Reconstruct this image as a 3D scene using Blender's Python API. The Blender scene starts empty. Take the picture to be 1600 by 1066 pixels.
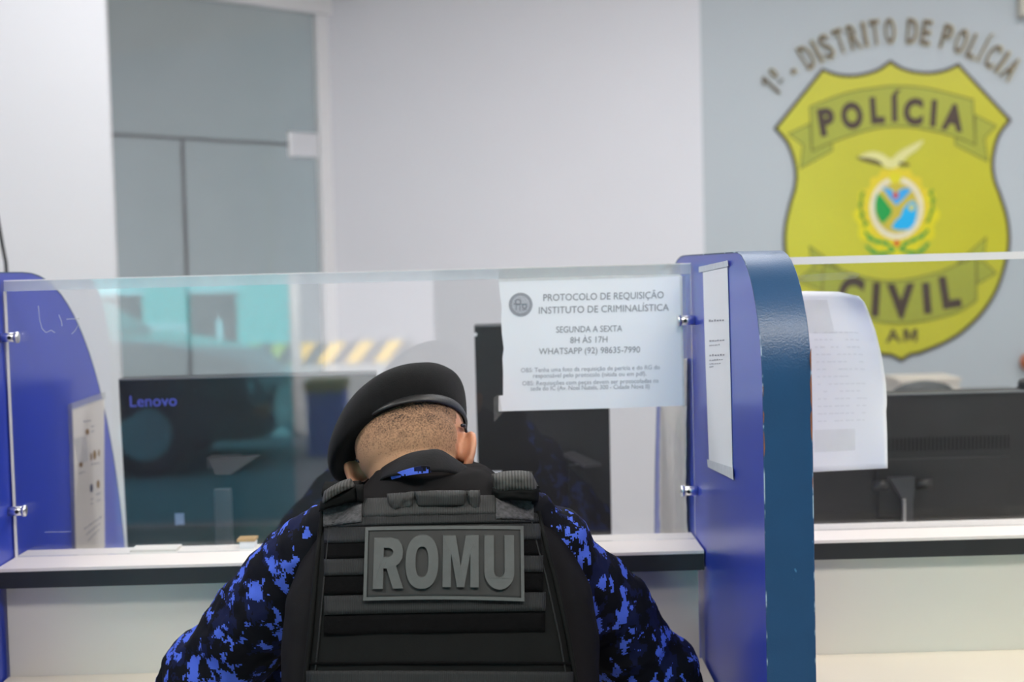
import bpy, bmesh, math, random
from mathutils import Vector, Matrix, Euler
from mathutils import noise as mnoise
random.seed(4)
SC = bpy.context.scene
COL = SC.collection
R = math.radians
PI = math.pi

# ------------------------------------------------------------------ camera
F = 2222.0                                            # focal length in pixels of the 1600 wide frame
cam_data = bpy.data.cameras.new('camera')
cam = bpy.data.objects.new('camera', cam_data)
COL.objects.link(cam)
cam_data.sensor_width = 36.0
cam_data.lens = F * 36.0 / 1600.0
cam_data.clip_start = 0.05
CAMROT = Matrix.Rotation(R(-0.4), 3, 'Z') @ Matrix.Rotation(R(90 - 2.95), 3, 'X') @ Matrix.Rotation(R(-1.45), 3, 'Z')
CAMLOC = Vector((0, 0, 1.36))
cam.matrix_world = Matrix.Translation(CAMLOC) @ CAMROT.to_4x4()
cam_data.dof.use_dof = True
cam_data.dof.focus_distance = 1.88
cam_data.dof.aperture_fstop = 3.8
SC.camera = cam

# ------------------------------------------------------------------ world, sun, exposure
SC.view_settings.view_transform = 'Standard'
SC.view_settings.look = 'None'
SC.view_settings.exposure = 0.0
SC.view_settings.gamma = 1.0
SC.view_settings.use_curve_mapping = False
world = bpy.data.worlds.new('world'); SC.world = world
world.use_nodes = True
bg = world.node_tree.nodes['Background']
bg.inputs[0].default_value = (0.72, 0.84, 1.0, 1); bg.inputs[1].default_value = 3.2
sun_d = bpy.data.lights.new('sun', 'SUN'); sun_d.energy = 30.0; sun_d.angle = R(0.6); sun_d.color = (1, 0.95, 0.87)
sun = bpy.data.objects.new('sun', sun_d); COL.objects.link(sun)
sun.rotation_euler = Vector((-0.2, -0.8, -0.56)).to_track_quat('-Z', 'Y').to_euler()

def area(name, loc, sx, sy, power, color=(1, 1, 1), rot=(0, 0, 0)):
    d = bpy.data.lights.new(name, 'AREA'); d.shape = 'RECTANGLE'; d.size = sx; d.size_y = sy; d.energy = power; d.color = color
    o = bpy.data.objects.new(name, d); COL.objects.link(o); o.location = loc; o.rotation_euler = rot
    return o
CEIL = 3.0
LAMPS = [(0.7, 0.3, 42, (1, 0.95, 0.88)), (-1.5, 1.2, 25, (1, 0.96, 0.92)), (1.9, 2.0, 24, (1, 0.94, 0.86)),
         (-1.2, 3.6, 15, (0.97, 0.97, 1.0)), (0.4, 4.0, 22, (0.96, 0.96, 1.0)), (2.1, 3.9, 15, (0.96, 0.98, 1.0))]
for (lx, ly, pw, lc) in LAMPS:
    area('ceiling_lamp_light', (lx, ly, CEIL - 0.05), 1.1, 0.5, pw, lc)
area('back_room_fill_light', (-2.3, 7.2, 2.6), 0.9, 0.5, 26, (0.95, 0.98, 1.0))  # added fill light without a fitting, brightens the room behind the glass door

# ------------------------------------------------------------------ helpers
def at(px, py, Y):
    """the place where the line of sight through photo pixel (px, py) meets the plane at depth Y"""
    d = CAMROT @ Vector(((px - 800.0) / F, (533.0 - py) / F, -1.0))
    return CAMLOC + d * (Y / d.y)

def ray_plane(px, py, p0, n):
    d = CAMROT @ Vector(((px - 800.0) / F, (533.0 - py) / F, -1.0))
    return CAMLOC + d * ((p0 - CAMLOC).dot(n) / d.dot(n))

def X(px, Y):
    return at(px, 417, Y).x

def nd(nt, typ, **kw):
    n = nt.nodes.new(typ)
    for k, v in kw.items():
        setattr(n, k, v)
    return n

def mat(name, color, rough=0.5, metal=0.0, var=0.04, scale=8.0, bump=0.0, bscale=200.0, spec=0.5, emit=None, estr=0.0, sheen=0.0, coat=0.0):
    m = bpy.data.materials.new(name); m.use_nodes = True
    nt = m.node_tree; p = nt.nodes['Principled BSDF']
    tc = nd(nt, 'ShaderNodeTexCoord')
    nz = nd(nt, 'ShaderNodeTexNoise'); nz.inputs['Scale'].default_value = scale; nz.inputs['Detail'].default_value = 3
    nt.links.new(tc.outputs['Object'], nz.inputs['Vector'])
    rp = nd(nt, 'ShaderNodeValToRGB')
    rp.color_ramp.elements[0].color = tuple(max(0, c * (1 - var)) for c in color) + (1,)
    rp.color_ramp.elements[1].color = tuple(min(1, c * (1 + var)) for c in color) + (1,)
    rp.color_ramp.elements[0].position = 0.3; rp.color_ramp.elements[1].position = 0.7
    nt.links.new(nz.outputs['Fac'], rp.inputs['Fac'])
    nt.links.new(rp.outputs['Color'], p.inputs['Base Color'])
    p.inputs['Roughness'].default_value = rough; p.inputs['Metallic'].default_value = metal
    p.inputs['Specular IOR Level'].default_value = spec
    if sheen: p.inputs['Sheen Weight'].default_value = sheen; p.inputs['Sheen Roughness'].default_value = 0.5
    if coat: p.inputs['Coat Weight'].default_value = coat
    if emit: p.inputs['Emission Color'].default_value = tuple(emit) + (1,); p.inputs['Emission Strength'].default_value = estr
    if bump:
        n2 = nd(nt, 'ShaderNodeTexNoise'); n2.inputs['Scale'].default_value = bscale; n2.inputs['Detail'].default_value = 2
        nt.links.new(tc.outputs['Object'], n2.inputs['Vector'])
        b = nd(nt, 'ShaderNodeBump'); b.inputs['Strength'].default_value = bump; b.inputs['Distance'].default_value = 0.002
        nt.links.new(n2.outputs['Fac'], b.inputs['Height']); nt.links.new(b.outputs['Normal'], p.inputs['Normal'])
    return m

def s2l(*c):
    return tuple((v / 255 / 12.92) if v / 255 <= 0.04045 else ((v / 255 + 0.055) / 1.055) ** 2.4 for v in c)

def glass_mat(name, tint=(1, 1, 1), refl=0.045, dirt=0.0, dirtcol=(0.8, 0.82, 0.85), dscale=6.0):
    m = bpy.data.materials.new(name); m.use_nodes = True
    nt = m.node_tree; nt.nodes.remove(nt.nodes['Principled BSDF']); out = nt.nodes['Material Output']
    tr = nd(nt, 'ShaderNodeBsdfTransparent'); tr.inputs[0].default_value = tuple(tint) + (1,)
    gl = nd(nt, 'ShaderNodeBsdfGlossy'); gl.inputs['Roughness'].default_value = 0.004
    lw = nd(nt, 'ShaderNodeLayerWeight')
    pw = nd(nt, 'ShaderNodeMath', operation='POWER'); pw.inputs[1].default_value = 5.0
    nt.links.new(lw.outputs['Facing'], pw.inputs[0])
    ma = nd(nt, 'ShaderNodeMath', operation='MULTIPLY_ADD'); ma.inputs[1].default_value = 0.9; ma.inputs[2].default_value = refl
    nt.links.new(pw.outputs[0], ma.inputs[0])
    mx = nd(nt, 'ShaderNodeMixShader')
    nt.links.new(ma.outputs[0], mx.inputs[0]); nt.links.new(tr.outputs[0], mx.inputs[1]); nt.links.new(gl.outputs[0], mx.inputs[2])
    last = mx
    if dirt:
        df = nd(nt, 'ShaderNodeBsdfDiffuse'); df.inputs[0].default_value = tuple(dirtcol) + (1,)
        tc = nd(nt, 'ShaderNodeTexCoord'); nz = nd(nt, 'ShaderNodeTexNoise'); nz.inputs['Scale'].default_value = dscale; nz.inputs['Detail'].default_value = 5
        nt.links.new(tc.outputs['Object'], nz.inputs['Vector'])
        mr = nd(nt, 'ShaderNodeMapRange'); mr.inputs['From Min'].default_value = 0.35; mr.inputs['From Max'].default_value = 0.75
        mr.inputs['To Min'].default_value = dirt * 0.6; mr.inputs['To Max'].default_value = dirt * 1.5
        nt.links.new(nz.outputs['Fac'], mr.inputs['Value'])
        m2 = nd(nt, 'ShaderNodeMixShader'); nt.links.new(mr.outputs[0], m2.inputs[0])
        nt.links.new(mx.outputs[0], m2.inputs[1]); nt.links.new(df.outputs[0], m2.inputs[2]); last = m2
    nt.links.new(last.outputs[0], out.inputs['Surface'])
    return m

def obj(name, bm, m, parent=None, smooth=False, loc=None):
    if isinstance(bm, bmesh.types.BMesh):
        bmesh.ops.recalc_face_normals(bm, faces=bm.faces[:])
        me = bpy.data.meshes.new(name); bm.to_mesh(me); bm.free()
    else:
        me = bm; me.name = name
    o = bpy.data.objects.new(name, me); COL.objects.link(o)
    for mm in (m if isinstance(m, (list, tuple)) else [m]):
        me.materials.append(mm)
    if smooth:
        for p in me.polygons: p.use_smooth = True
    if parent is not None:
        o.parent = parent
        o.matrix_parent_inverse = Matrix.Translation(-parent.location) if parent.type == 'EMPTY' else Matrix()
    return o

def thing(name, label, cat, loc=(0, 0, 0), group=None):
    o = bpy.data.objects.new(name, None); COL.objects.link(o); o.location = loc; o.empty_display_size = 0.1
    o['label'] = label; o['category'] = cat
    if group: o['group'] = group
    return o

def tag(o, label, cat, group=None):
    o['label'] = label; o['category'] = cat
    if group: o['group'] = group
    return o

def struct(name, bm, m, smooth=False):
    o = obj(name, bm, m, None, smooth); o['kind'] = 'structure'; return o

def box(bm, c, s, rot=None, bev=0.0, mi=0):
    r = bmesh.ops.create_cube(bm, size=1.0)
    M = Matrix.Translation(Vector(c)) @ (rot.to_4x4() if rot is not None else Matrix()) @ Matrix.Diagonal((s[0], s[1], s[2], 1))
    bmesh.ops.transform(bm, matrix=M, verts=r['verts'])
    fs = set(f for v in r['verts'] for f in v.link_faces)
    for f in fs: f.material_index = mi
    if bev:
        es = list(set(e for v in r['verts'] for e in v.link_edges))
        bmesh.ops.bevel(bm, geom=es, offset=bev, segments=2, affect='EDGES', profile=0.5)

def bx(c, s, rot=None, bev=0.0):
    bm = bmesh.new(); box(bm, c, s, rot, bev); return bm

def bb(x0, x1, y0, y1, z0, z1, bev=0.0):
    return bx(((x0 + x1) / 2, (y0 + y1) / 2, (z0 + z1) / 2), (abs(x1 - x0), abs(y1 - y0), abs(z1 - z0)), None, bev)

def frame_axes(d):
    d = d.normalized(); up = Vector((0, 0, 1)) if abs(d.z) < 0.9 else Vector((1, 0, 0))
    a = d.cross(up).normalized(); b = d.cross(a).normalized(); return a, b

def tube(bm, pts, rad, seg=10, cap=True):
    pts = [Vector(p) for p in pts]; n = len(pts)
    rads = rad if isinstance(rad, (list, tuple)) else [rad] * n
    rings = []
    a = None
    for i, p in enumerate(pts):
        d = (pts[min(i + 1, n - 1)] - pts[max(i - 1, 0)])
        d = d.normalized()
        if a is None: a, b = frame_axes(d)
        else:
            a = (a - d * a.dot(d)).normalized(); b = d.cross(a).normalized()
        rings.append([bm.verts.new(p + (a * math.cos(t) + b * math.sin(t)) * rads[i]) for t in [2 * PI * k / seg for k in range(seg)]])
    for i in range(n - 1):
        for k in range(seg):
            bm.faces.new((rings[i][k], rings[i][(k + 1) % seg], rings[i + 1][(k + 1) % seg], rings[i + 1][k]))
    if cap:
        bm.faces.new(list(reversed(rings[0]))); bm.faces.new(rings[-1])

def capsule(bm, p0, p1, r0, r1, seg=20, hs=5):
    p0, p1 = Vector(p0), Vector(p1); d = (p1 - p0).normalized()
    pts, rr = [], []
    for i in range(hs + 1):
        t = PI / 2 * (1 - i / hs); pts.append(p0 - d * r0 * math.sin(t)); rr.append(max(r0 * math.cos(t), 0.0004))
    for i in range(hs + 1):
        t = PI / 2 * i / hs; pts.append(p1 + d * r1 * math.sin(t)); rr.append(max(r1 * math.cos(t), 0.0004))
    n = len(pts); a, b = frame_axes(d); rings = []
    for i, p in enumerate(pts):
        rings.append([bm.verts.new(p + (a * math.cos(t) + b * math.sin(t)) * rr[i]) for t in [2 * PI * k / seg for k in range(seg)]])
    for i in range(n - 1):
        for k in range(seg):
            bm.faces.new((rings[i][k], rings[i][(k + 1) % seg], rings[i + 1][(k + 1) % seg], rings[i + 1][k]))
    bm.faces.new(list(reversed(rings[0]))); bm.faces.new(rings[-1])

def ellipsoid(bm, c, r, M=None, seg=28):
    q = bmesh.ops.create_uvsphere(bm, u_segments=seg, v_segments=seg // 2, radius=1.0)
    T = Matrix.Translation(Vector(c)) @ Matrix.Diagonal((r[0], r[1], r[2], 1))
    if M is not None: T = M @ T
    bmesh.ops.transform(bm, matrix=T, verts=q['verts'])

def loft(bm, rings, cap=True):
    vs = [[bm.verts.new(p) for p in rg] for rg in rings]
    for i in range(len(vs) - 1):
        n = len(vs[i])
        for k in range(n):
            bm.faces.new((vs[i][k], vs[i][(k + 1) % n], vs[i + 1][(k + 1) % n], vs[i + 1][k]))
    if cap:
        bm.faces.new(list(reversed(vs[0]))); bm.faces.new(vs[-1])

def grid(bm, P, nu, nv, thick=None):
    """P(u,v)->Vector; with thick, a second layer moved by thick(u,v)->Vector closes the slab"""
    A = [[bm.verts.new(P(i / nu, j / nv)) for i in range(nu + 1)] for j in range(nv + 1)]
    for j in range(nv):
        for i in range(nu):
            bm.faces.new((A[j][i], A[j][i + 1], A[j + 1][i + 1], A[j + 1][i]))
    if thick is not None:
        B = [[bm.verts.new(P(i / nu, j / nv) + (thick(i / nu, j / nv) if callable(thick) else thick)) for i in range(nu + 1)] for j in range(nv + 1)]
        for j in range(nv):
            for i in range(nu):
                bm.faces.new((B[j][i], B[j + 1][i], B[j + 1][i + 1], B[j][i + 1]))
        for i in range(nu):
            bm.faces.new((A[0][i + 1], A[0][i], B[0][i], B[0][i + 1])); bm.faces.new((A[nv][i], A[nv][i + 1], B[nv][i + 1], B[nv][i]))
        for j in range(nv):
            bm.faces.new((A[j][0], A[j + 1][0], B[j + 1][0], B[j][0])); bm.faces.new((A[j + 1][nu], A[j][nu], B[j][nu], B[j + 1][nu]))

def prism(bm, poly, back):
    """poly: list of Vectors, back: offset vector of the second face"""
    a = [bm.verts.new(p) for p in poly]; b = [bm.verts.new(Vector(p) + back) for p in poly]
    bm.faces.new(a); bm.faces.new(list(reversed(b))); n = len(a)
    for i in range(n):
        bm.faces.new((a[i], b[i], b[(i + 1) % n], a[(i + 1) % n]))

def text_data(body, extrude=0.0, offset=0.0, res=4):
    c = bpy.data.curves.new('t', 'FONT'); c.body = body; c.extrude = extrude; c.offset = offset; c.resolution_u = res
    o = bpy.data.objects.new('t', c); COL.objects.link(o)
    dg = bpy.context.evaluated_depsgraph_get(); dg.update()
    me = bpy.data.meshes.new_from_object(o.evaluated_get(dg))
    vs = [v.co.copy() for v in me.vertices]; fs = [tuple(p.vertices) for p in me.polygons]
    bpy.data.objects.remove(o); bpy.data.curves.remove(c); bpy.data.meshes.remove(me)
    return vs, fs

def add_text(bm, body, fn, extrude=0.0, offset=0.0, res=4, mi=0):
    """fn(x01, y, z): x from 0 to 1 along the width of the line, y in cap heights, z of the extrusion -1..1"""
    vs, fs = text_data(body, extrude, offset, res)
    if not vs: return
    x0 = min(v.x for v in vs); x1 = max(v.x for v in vs)
    nv = [bm.verts.new(fn((v.x - x0) / (x1 - x0), v.y / 0.682, (v.z / extrude) if extrude else 0)) for v in vs]
    for f in fs:
        try:
            bf = bm.faces.new([nv[i] for i in f]); bf.material_index = mi
        except ValueError: pass

def union(bm, voxel, smooth=4, factor=0.5):
    """one continuous skin over overlapping closed shapes"""
    bmesh.ops.recalc_face_normals(bm, faces=bm.faces[:])
    me = bpy.data.meshes.new('u'); bm.to_mesh(me); bm.free()
    o = bpy.data.objects.new('u', me); COL.objects.link(o)
    r = o.modifiers.new('r', 'REMESH'); r.mode = 'VOXEL'; r.voxel_size = voxel
    if smooth:
        s = o.modifiers.new('s', 'SMOOTH'); s.iterations = smooth; s.factor = factor
    dg = bpy.context.evaluated_depsgraph_get(); dg.update()
    out = bpy.data.meshes.new_from_object(o.evaluated_get(dg))
    bpy.data.objects.remove(o); bpy.data.meshes.remove(me)
    return out

def lerp(a, b, t): return a + (b - a) * t
def cr_pts(L):
    out = []
    for a, b in zip(L, L[1:]):
        for k in range(4): out.append((a[0] + (b[0] - a[0]) * k / 4, a[1] + (b[1] - a[1]) * k / 4))
    return out + [L[-1]]
def interp(tab, x):
    if x <= tab[0][0]: return tab[0][1]
    for (x0, y0), (x1, y1) in zip(tab, tab[1:]):
        if x <= x1: return lerp(y0, y1, (x - x0) / (x1 - x0))
    return tab[-1][1]

# ------------------------------------------------------------------ materials
M = {}
M['wall_white'] = mat('white_wall_paint', s2l(228, 226, 232), 0.6, var=0.012, scale=1.5, bump=0.05, bscale=120)
M['wall_pillar'] = mat('pillar_paint', s2l(214, 214, 217), 0.5, var=0.012, scale=1.5)
M['wall_grey'] = mat('blue_grey_wall_paint', s2l(188, 194, 200), 0.55, var=0.012, scale=1.5)
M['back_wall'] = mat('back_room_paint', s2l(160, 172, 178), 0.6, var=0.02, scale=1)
M['ceiling'] = mat('ceiling_paint', s2l(225, 225, 222), 0.8, var=0.01)
M['wall_front'] = mat('grey_lobby_paint', s2l(128, 130, 138), 0.7, var=0.03, scale=1)
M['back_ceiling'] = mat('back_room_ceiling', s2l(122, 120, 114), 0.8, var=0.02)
M['floor'] = mat('floor_tile', s2l(170, 165, 155), 0.35, var=0.05, scale=3)
M['frame_white'] = mat('white_frame_paint', s2l(232, 230, 232), 0.25, var=0.01)
M['ledge'] = mat('white_laminate', s2l(236, 228, 222), 0.4, var=0.015, scale=5)
M['panel'] = mat('cream_panel_laminate', s2l(222, 219, 208), 0.42, var=0.02, scale=4)
M['desk'] = mat('cream_desk_laminate', s2l(232, 224, 206), 0.4, var=0.02, scale=4)
M['black_edge'] = mat('black_edge_band', s2l(38, 40, 42), 0.5, var=0.15, scale=20)
M['blue_face'] = mat('blue_laminate', s2l(44, 68, 186), 0.28, var=0.06, scale=2.5)
M['metal'] = mat('polished_steel', (0.86, 0.86, 0.87), 0.3, 1.0, var=0.02)
M['black_plastic'] = mat('black_plastic', s2l(27, 27, 29), 0.45, var=0.12, scale=12)
M['black_gloss'] = mat('dark_plastic_back', s2l(18, 20, 24), 0.38, var=0.15, scale=12)
M['mon_grey'] = mat('charcoal_plastic', s2l(38, 37, 37), 0.5, var=0.15, scale=12)
M['dark_grey'] = mat('dark_grey_plastic', s2l(62, 62, 66), 0.5, var=0.08)
M['grey_plastic'] = mat('grey_plastic', s2l(110, 112, 116), 0.4, var=0.05)
M['paper'] = mat('white_paper', s2l(238, 240, 246), 0.7, var=0.012, scale=6)
M['paper_warm'] = mat('aged_paper', s2l(226, 220, 212), 0.75, var=0.03, scale=8)
M['ink'] = mat('grey_ink', s2l(140, 142, 150), 0.8, var=0.03)
M['ink_light'] = mat('pale_grey_ink', s2l(165, 167, 176), 0.8, var=0.03)
M['ink_dark'] = mat('dark_ink', s2l(80, 82, 92), 0.8, var=0.03)
M['tape'] = glass_mat('clear_tape', (0.96, 0.96, 0.95), 0.02, 0.05, (0.9, 0.9, 0.88), 30)
M['tape_matte'] = mat('matte_tape', s2l(206, 211, 220), 0.6, var=0.05, scale=80)
M['glass'] = glass_mat('clear_glass', (0.975, 0.985, 0.985), 0.048, 0.006)
M['glass_tint'] = glass_mat('tinted_glass', (0.48, 0.84, 0.90), 0.03, 0.0)
M['glass_film'] = glass_mat('filmed_glass', (0.78, 0.83, 0.85), 0.04, 0.34, (0.64, 0.69, 0.71), 0.25)
M['strip'] = glass_mat('frosted_edge_strip', (0.9, 0.93, 0.95), 0.05, 0.42, (0.74, 0.78, 0.82), 3)
M['strip_white'] = mat('white_edge_strip', s2l(228, 225, 226), 0.35, var=0.01)
M['wood_chip'] = mat('bare_wood', s2l(150, 92, 60), 0.8, var=0.2, scale=60)

def band_mat():
    m = mat('teal_blue_edge_band', s2l(25, 68, 108), 0.38, var=0.06, scale=18, bump=0.2, bscale=420)
    nt = m.node_tree; p = nt.nodes['Principled BSDF']
    tc = nd(nt, 'ShaderNodeTexCoord'); nz = nd(nt, 'ShaderNodeTexNoise'); nz.inputs['Scale'].default_value = 45; nz.inputs['Detail'].default_value = 4
    nt.links.new(tc.outputs['Object'], nz.inputs['Vector'])
    r = nd(nt, 'ShaderNodeValToRGB'); r.color_ramp.elements[0].position = 0.70; r.color_ramp.elements[1].position = 0.72
    nt.links.new(nz.outputs['Fac'], r.inputs['Fac'])
    mx = nd(nt, 'ShaderNodeMix', data_type='RGBA'); mx.inputs['B'].default_value = s2l(70, 120, 160) + (1,)
    old = p.inputs['Base Color'].links[0].from_socket
    nt.links.new(old, mx.inputs['A']); nt.links.new(r.outputs['Color'], mx.inputs['Factor']); nt.links.new(mx.outputs['Result'], p.inputs['Base Color'])
    return m
M['band'] = band_mat()

def camo_mat(nm='digital_blue_camouflage', th=0.562):
    m = bpy.data.materials.new(nm); m.use_nodes = True
    nt = m.node_tree; p = nt.nodes['Principled BSDF']; p.inputs['Roughness'].default_value = 0.85; p.inputs['Specular IOR Level'].default_value = 0.2
    tc = nd(nt, 'ShaderNodeTexCoord')
    sn = nd(nt, 'ShaderNodeVectorMath', operation='SNAP'); sn.inputs[1].default_value = (0.0023, 0.0023, 0.0023)
    nt.links.new(tc.outputs['Object'], sn.inputs[0])
    st = nd(nt, 'ShaderNodeVectorMath', operation='MULTIPLY'); st.inputs[1].default_value = (1.15, 0.8, 0.8)
    nt.links.new(sn.outputs[0], st.inputs[0])
    def nmask(scale, off, lo, rough=0.62):
        ad = nd(nt, 'ShaderNodeVectorMath', operation='ADD'); ad.inputs[1].default_value = off
        nt.links.new(st.outputs[0], ad.inputs[0])
        nz = nd(nt, 'ShaderNodeTexNoise'); nz.inputs['Scale'].default_value = scale; nz.inputs['Detail'].default_value = 4; nz.inputs['Roughness'].default_value = rough
        nt.links.new(ad.outputs[0], nz.inputs['Vector'])
        gt = nd(nt, 'ShaderNodeMath', operation='GREATER_THAN'); gt.inputs[1].default_value = lo
        nt.links.new(nz.outputs['Fac'], gt.inputs[0]); return gt
    base = s2l(14, 15, 22); navy = s2l(22, 28, 62); blue = s2l(84, 112, 222)
    m1 = nd(nt, 'ShaderNodeMix', data_type='RGBA'); m1.inputs['A'].default_value = base + (1,); m1.inputs['B'].default_value = navy + (1,)
    nt.links.new(nmask(22, (3, 1, 7), 0.52).outputs[0], m1.inputs['Factor'])
    m2 = nd(nt, 'ShaderNodeMix', data_type='RGBA'); m2.inputs['B'].default_value = blue + (1,)
    nt.links.new(m1.outputs['Result'], m2.inputs['A']); nt.links.new(nmask(40, (0, 5, 2), th).outputs[0], m2.inputs['Factor'])
    nt.links.new(m2.outputs['Result'], p.inputs['Base Color'])
    n2 = nd(nt, 'ShaderNodeTexNoise'); n2.inputs['Scale'].default_value = 700
    nt.links.new(tc.outputs['Object'], n2.inputs['Vector'])
    b = nd(nt, 'ShaderNodeBump'); b.inputs['Strength'].default_value = 0.15; b.inputs['Distance'].default_value = 0.001
    nt.links.new(n2.outputs['Fac'], b.inputs['Height']); nt.links.new(b.outputs['Normal'], p.inputs['Normal'])
    return m
M['camo'] = camo_mat(); M['camo_bright'] = camo_mat('bright_blue_camouflage', 0.47)

def rib_mat(name, color, step, axis='X', rough=0.7, contrast=0.35):
    m = bpy.data.materials.new(name); m.use_nodes = True
    nt = m.node_tree; p = nt.nodes['Principled BSDF']; p.inputs['Roughness'].default_value = rough; p.inputs['Specular IOR Level'].default_value = 0.3
    tc = nd(nt, 'ShaderNodeTexCoord'); wv = nd(nt, 'ShaderNodeTexWave', wave_type='BANDS', bands_direction=axis)
    wv.inputs['Scale'].default_value = 0.314 / step; wv.inputs['Distortion'].default_value = 0.6; wv.inputs['Detail'].default_value = 1
    nt.links.new(tc.outputs['Object'], wv.inputs['Vector'])
    rp = nd(nt, 'ShaderNodeValToRGB')
    rp.color_ramp.elements[0].color = tuple(c * (1 - contrast) for c in color) + (1,); rp.color_ramp.elements[1].color = tuple(c * (1 + contrast) for c in color) + (1,)
    nt.links.new(wv.outputs['Fac'], rp.inputs['Fac']); nt.links.new(rp.outputs['Color'], p.inputs['Base Color'])
    b = nd(nt, 'ShaderNodeBump'); b.inputs['Strength'].default_value = 0.4; b.inputs['Distance'].default_value = 0.001
    nt.links.new(wv.outputs['Fac'], b.inputs['Height']); nt.links.new(b.outputs['Normal'], p.inputs['Normal'])
    return m
M['webbing'] = rib_mat('ribbed_black_webbing', s2l(29, 31, 32), 0.0022)
M['webbing_light'] = rib_mat('worn_webbing', s2l(50, 51, 51), 0.0022)
M['pad_rib'] = rib_mat('ribbed_shoulder_pad', s2l(64, 64, 62), 0.0040, contrast=0.45)
M['fabric_black'] = mat('black_vest_fabric', s2l(19, 20, 20), 0.85, var=0.12, scale=30, bump=0.2, bscale=900, spec=0.12)
M['velcro'] = mat('black_loop_pile', s2l(11, 11, 12), 0.98, var=0.25, scale=200, bump=0.5, bscale=900, spec=0.1)
M['velcro_grey'] = mat('worn_hook_panel', s2l(76, 76, 78), 0.9, var=0.35, scale=160, bump=0.9, bscale=330, spec=0.2)
M['shirt'] = mat('black_combat_shirt', s2l(27, 26, 27), 0.9, var=0.08, scale=25, bump=0.15, bscale=700, spec=0.1)
M['collar'] = mat('black_collar_cloth', s2l(22, 22, 24), 0.75, var=0.1, scale=30, bump=0.2, bscale=300, spec=0.2)
M['rubber'] = mat('dark_rubber', s2l(29, 31, 31), 0.7, var=0.06, scale=90)
M['rubber_light'] = mat('grey_rubber', s2l(70, 74, 74), 0.7, var=0.06, scale=90)
M['felt'] = mat('black_wool_felt', s2l(19, 19, 20), 0.95, var=0.2, scale=60, bump=0.35, bscale=600, spec=0.15, sheen=0.05)
M['leather'] = mat('black_leather', s2l(24, 24, 26), 0.42, var=0.1, scale=40, bump=0.15, bscale=400)
M['trouser'] = mat('navy_trousers', s2l(24, 26, 36), 0.9, var=0.1)

def skin_mat():
    m = mat('skin', s2l(196, 142, 112), 0.5, var=0.07, scale=26, bump=0.08, bscale=500)
    p = m.node_tree.nodes['Principled BSDF']
    p.inputs['Subsurface Weight'].default_value = 0.25; p.inputs['Subsurface Radius'].default_value = (0.01, 0.004, 0.002); p.inputs['Subsurface Scale'].default_value = 0.6
    return m
M['skin'] = skin_mat()

# ------------------------------------------------------------------ the room shell
def wall_seg(name, p, q, z0, z1, m, th=0.12):
    """wall whose visible face runs from p to q (plan points); its body lies behind, away from the camera"""
    p, q = Vector((p[0], p[1], 0)), Vector((q[0], q[1], 0)); d = (q - p).normalized(); n = Vector((-d.y, d.x, 0))
    if n.dot((p + q) / 2) < 0: n = -n
    bm = bmesh.new()
    a = [p, q, q + n * th, p + n * th]
    v0 = [bm.verts.new((v.x, v.y, z0)) for v in a]; v1 = [bm.verts.new((v.x, v.y, z1)) for v in a]
    bm.faces.new(v0); bm.faces.new(v1)
    for i in range(4): bm.faces.new((v0[i], v0[(i + 1) % 4], v1[(i + 1) % 4], v1[i]))
    return struct(name, bm, m)

XL, XR, YF = -3.3, 3.6, -3.0
struct('floor', bb(XL - 0.2, XR + 0.2, YF - 0.1, 9.2, -0.1, 0), M['floor'])
struct('ceiling', bb(XL - 0.2, XR + 0.2, YF - 0.1, 6.7, CEIL, CEIL + 0.12), M['ceiling'])
YP = 4.6
pillar_x = X(180, YP)
struct('wall_left_pillar', bb(XL, pillar_x, YP, YP + 0.03, 0, CEIL), M['wall_pillar'])
A = (X(150, 5.5), 5.5); B = (X(506, 6.3), 6.3)
Cc = (X(1101, 5.9), 5.9); Dd = (XR, 5.9 - (XR - X(1101, 5.9)) * math.tan(R(11)))
wall_seg('wall_back', (X(520, 6.31), 6.31), Cc, 0, CEIL, M['wall_white'])
wall_seg('wall_back_right', Cc, Dd, 0, CEIL, M['wall_grey'])
struct('wall_right', bb(XR, XR + 0.12, YF, 5.9, 0, CEIL), M['wall_white'])
struct('wall_left', bb(XL - 0.12, XL, YF, 9.2, 0, CEIL), M['wall_white'])
# front wall behind the camera, with the street entrance
OX0, OX1, OH = -2.6, -0.36, 2.5
struct('wall_front', bb(OX1, XR, YF - 0.15, YF, 0, CEIL), M['wall_front'])
struct('wall_front_left', bb(XL, OX0, YF - 0.15, YF, 0, CEIL), M['wall_front'])
struct('wall_front_lintel', bb(OX0, OX1, YF - 0.15, YF, OH, CEIL), M['wall_front'])

# glass door wall at the back left
Av, Bv = Vector((A[0], A[1], 0)), Vector((B[0], B[1], 0))
dd = (Bv - Av).normalized(); dn = Vector((-dd.y, dd.x, 0))
drot = Matrix.Rotation(math.atan2(dd.y, dd.x), 3, 'Z')
dlen = (Bv - Av).length
def dpt(t, z, off=0.0): return Av + dd * t + dn * off + Vector((0, 0, z))
def dpx(px):
    """distance along the door wall at photo column px"""
    n = dn; return (ray_plane(px, 300, Av, n) - Av).dot(dd)
zj = ray_plane(330, 219, Av, dn).z
zb = ray_plane(450, 18, Av, dn).z
tv = dpx(287)
door = thing('door_1', 'frameless grey glass door with transom beside white back wall', 'door', (Av + Bv) / 2)
door['kind'] = 'structure'
def dslab(t0, t1, z0, z1, th, bev=0.0, off=0.0):
    return bx(dpt((t0 + t1) / 2, (z0 + z1) / 2, off), (t1 - t0, th, z1 - z0), drot, bev)
tj = dlen - 0.02
obj('transom_glass', dslab(-0.5, tj, zj + 0.005, zb, 0.01), M['glass_film'], door)
obj('fixed_pane', dslab(-0.5, tv - 0.006, 0.02, zj - 0.005, 0.01), M['glass_film'], door)
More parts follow.
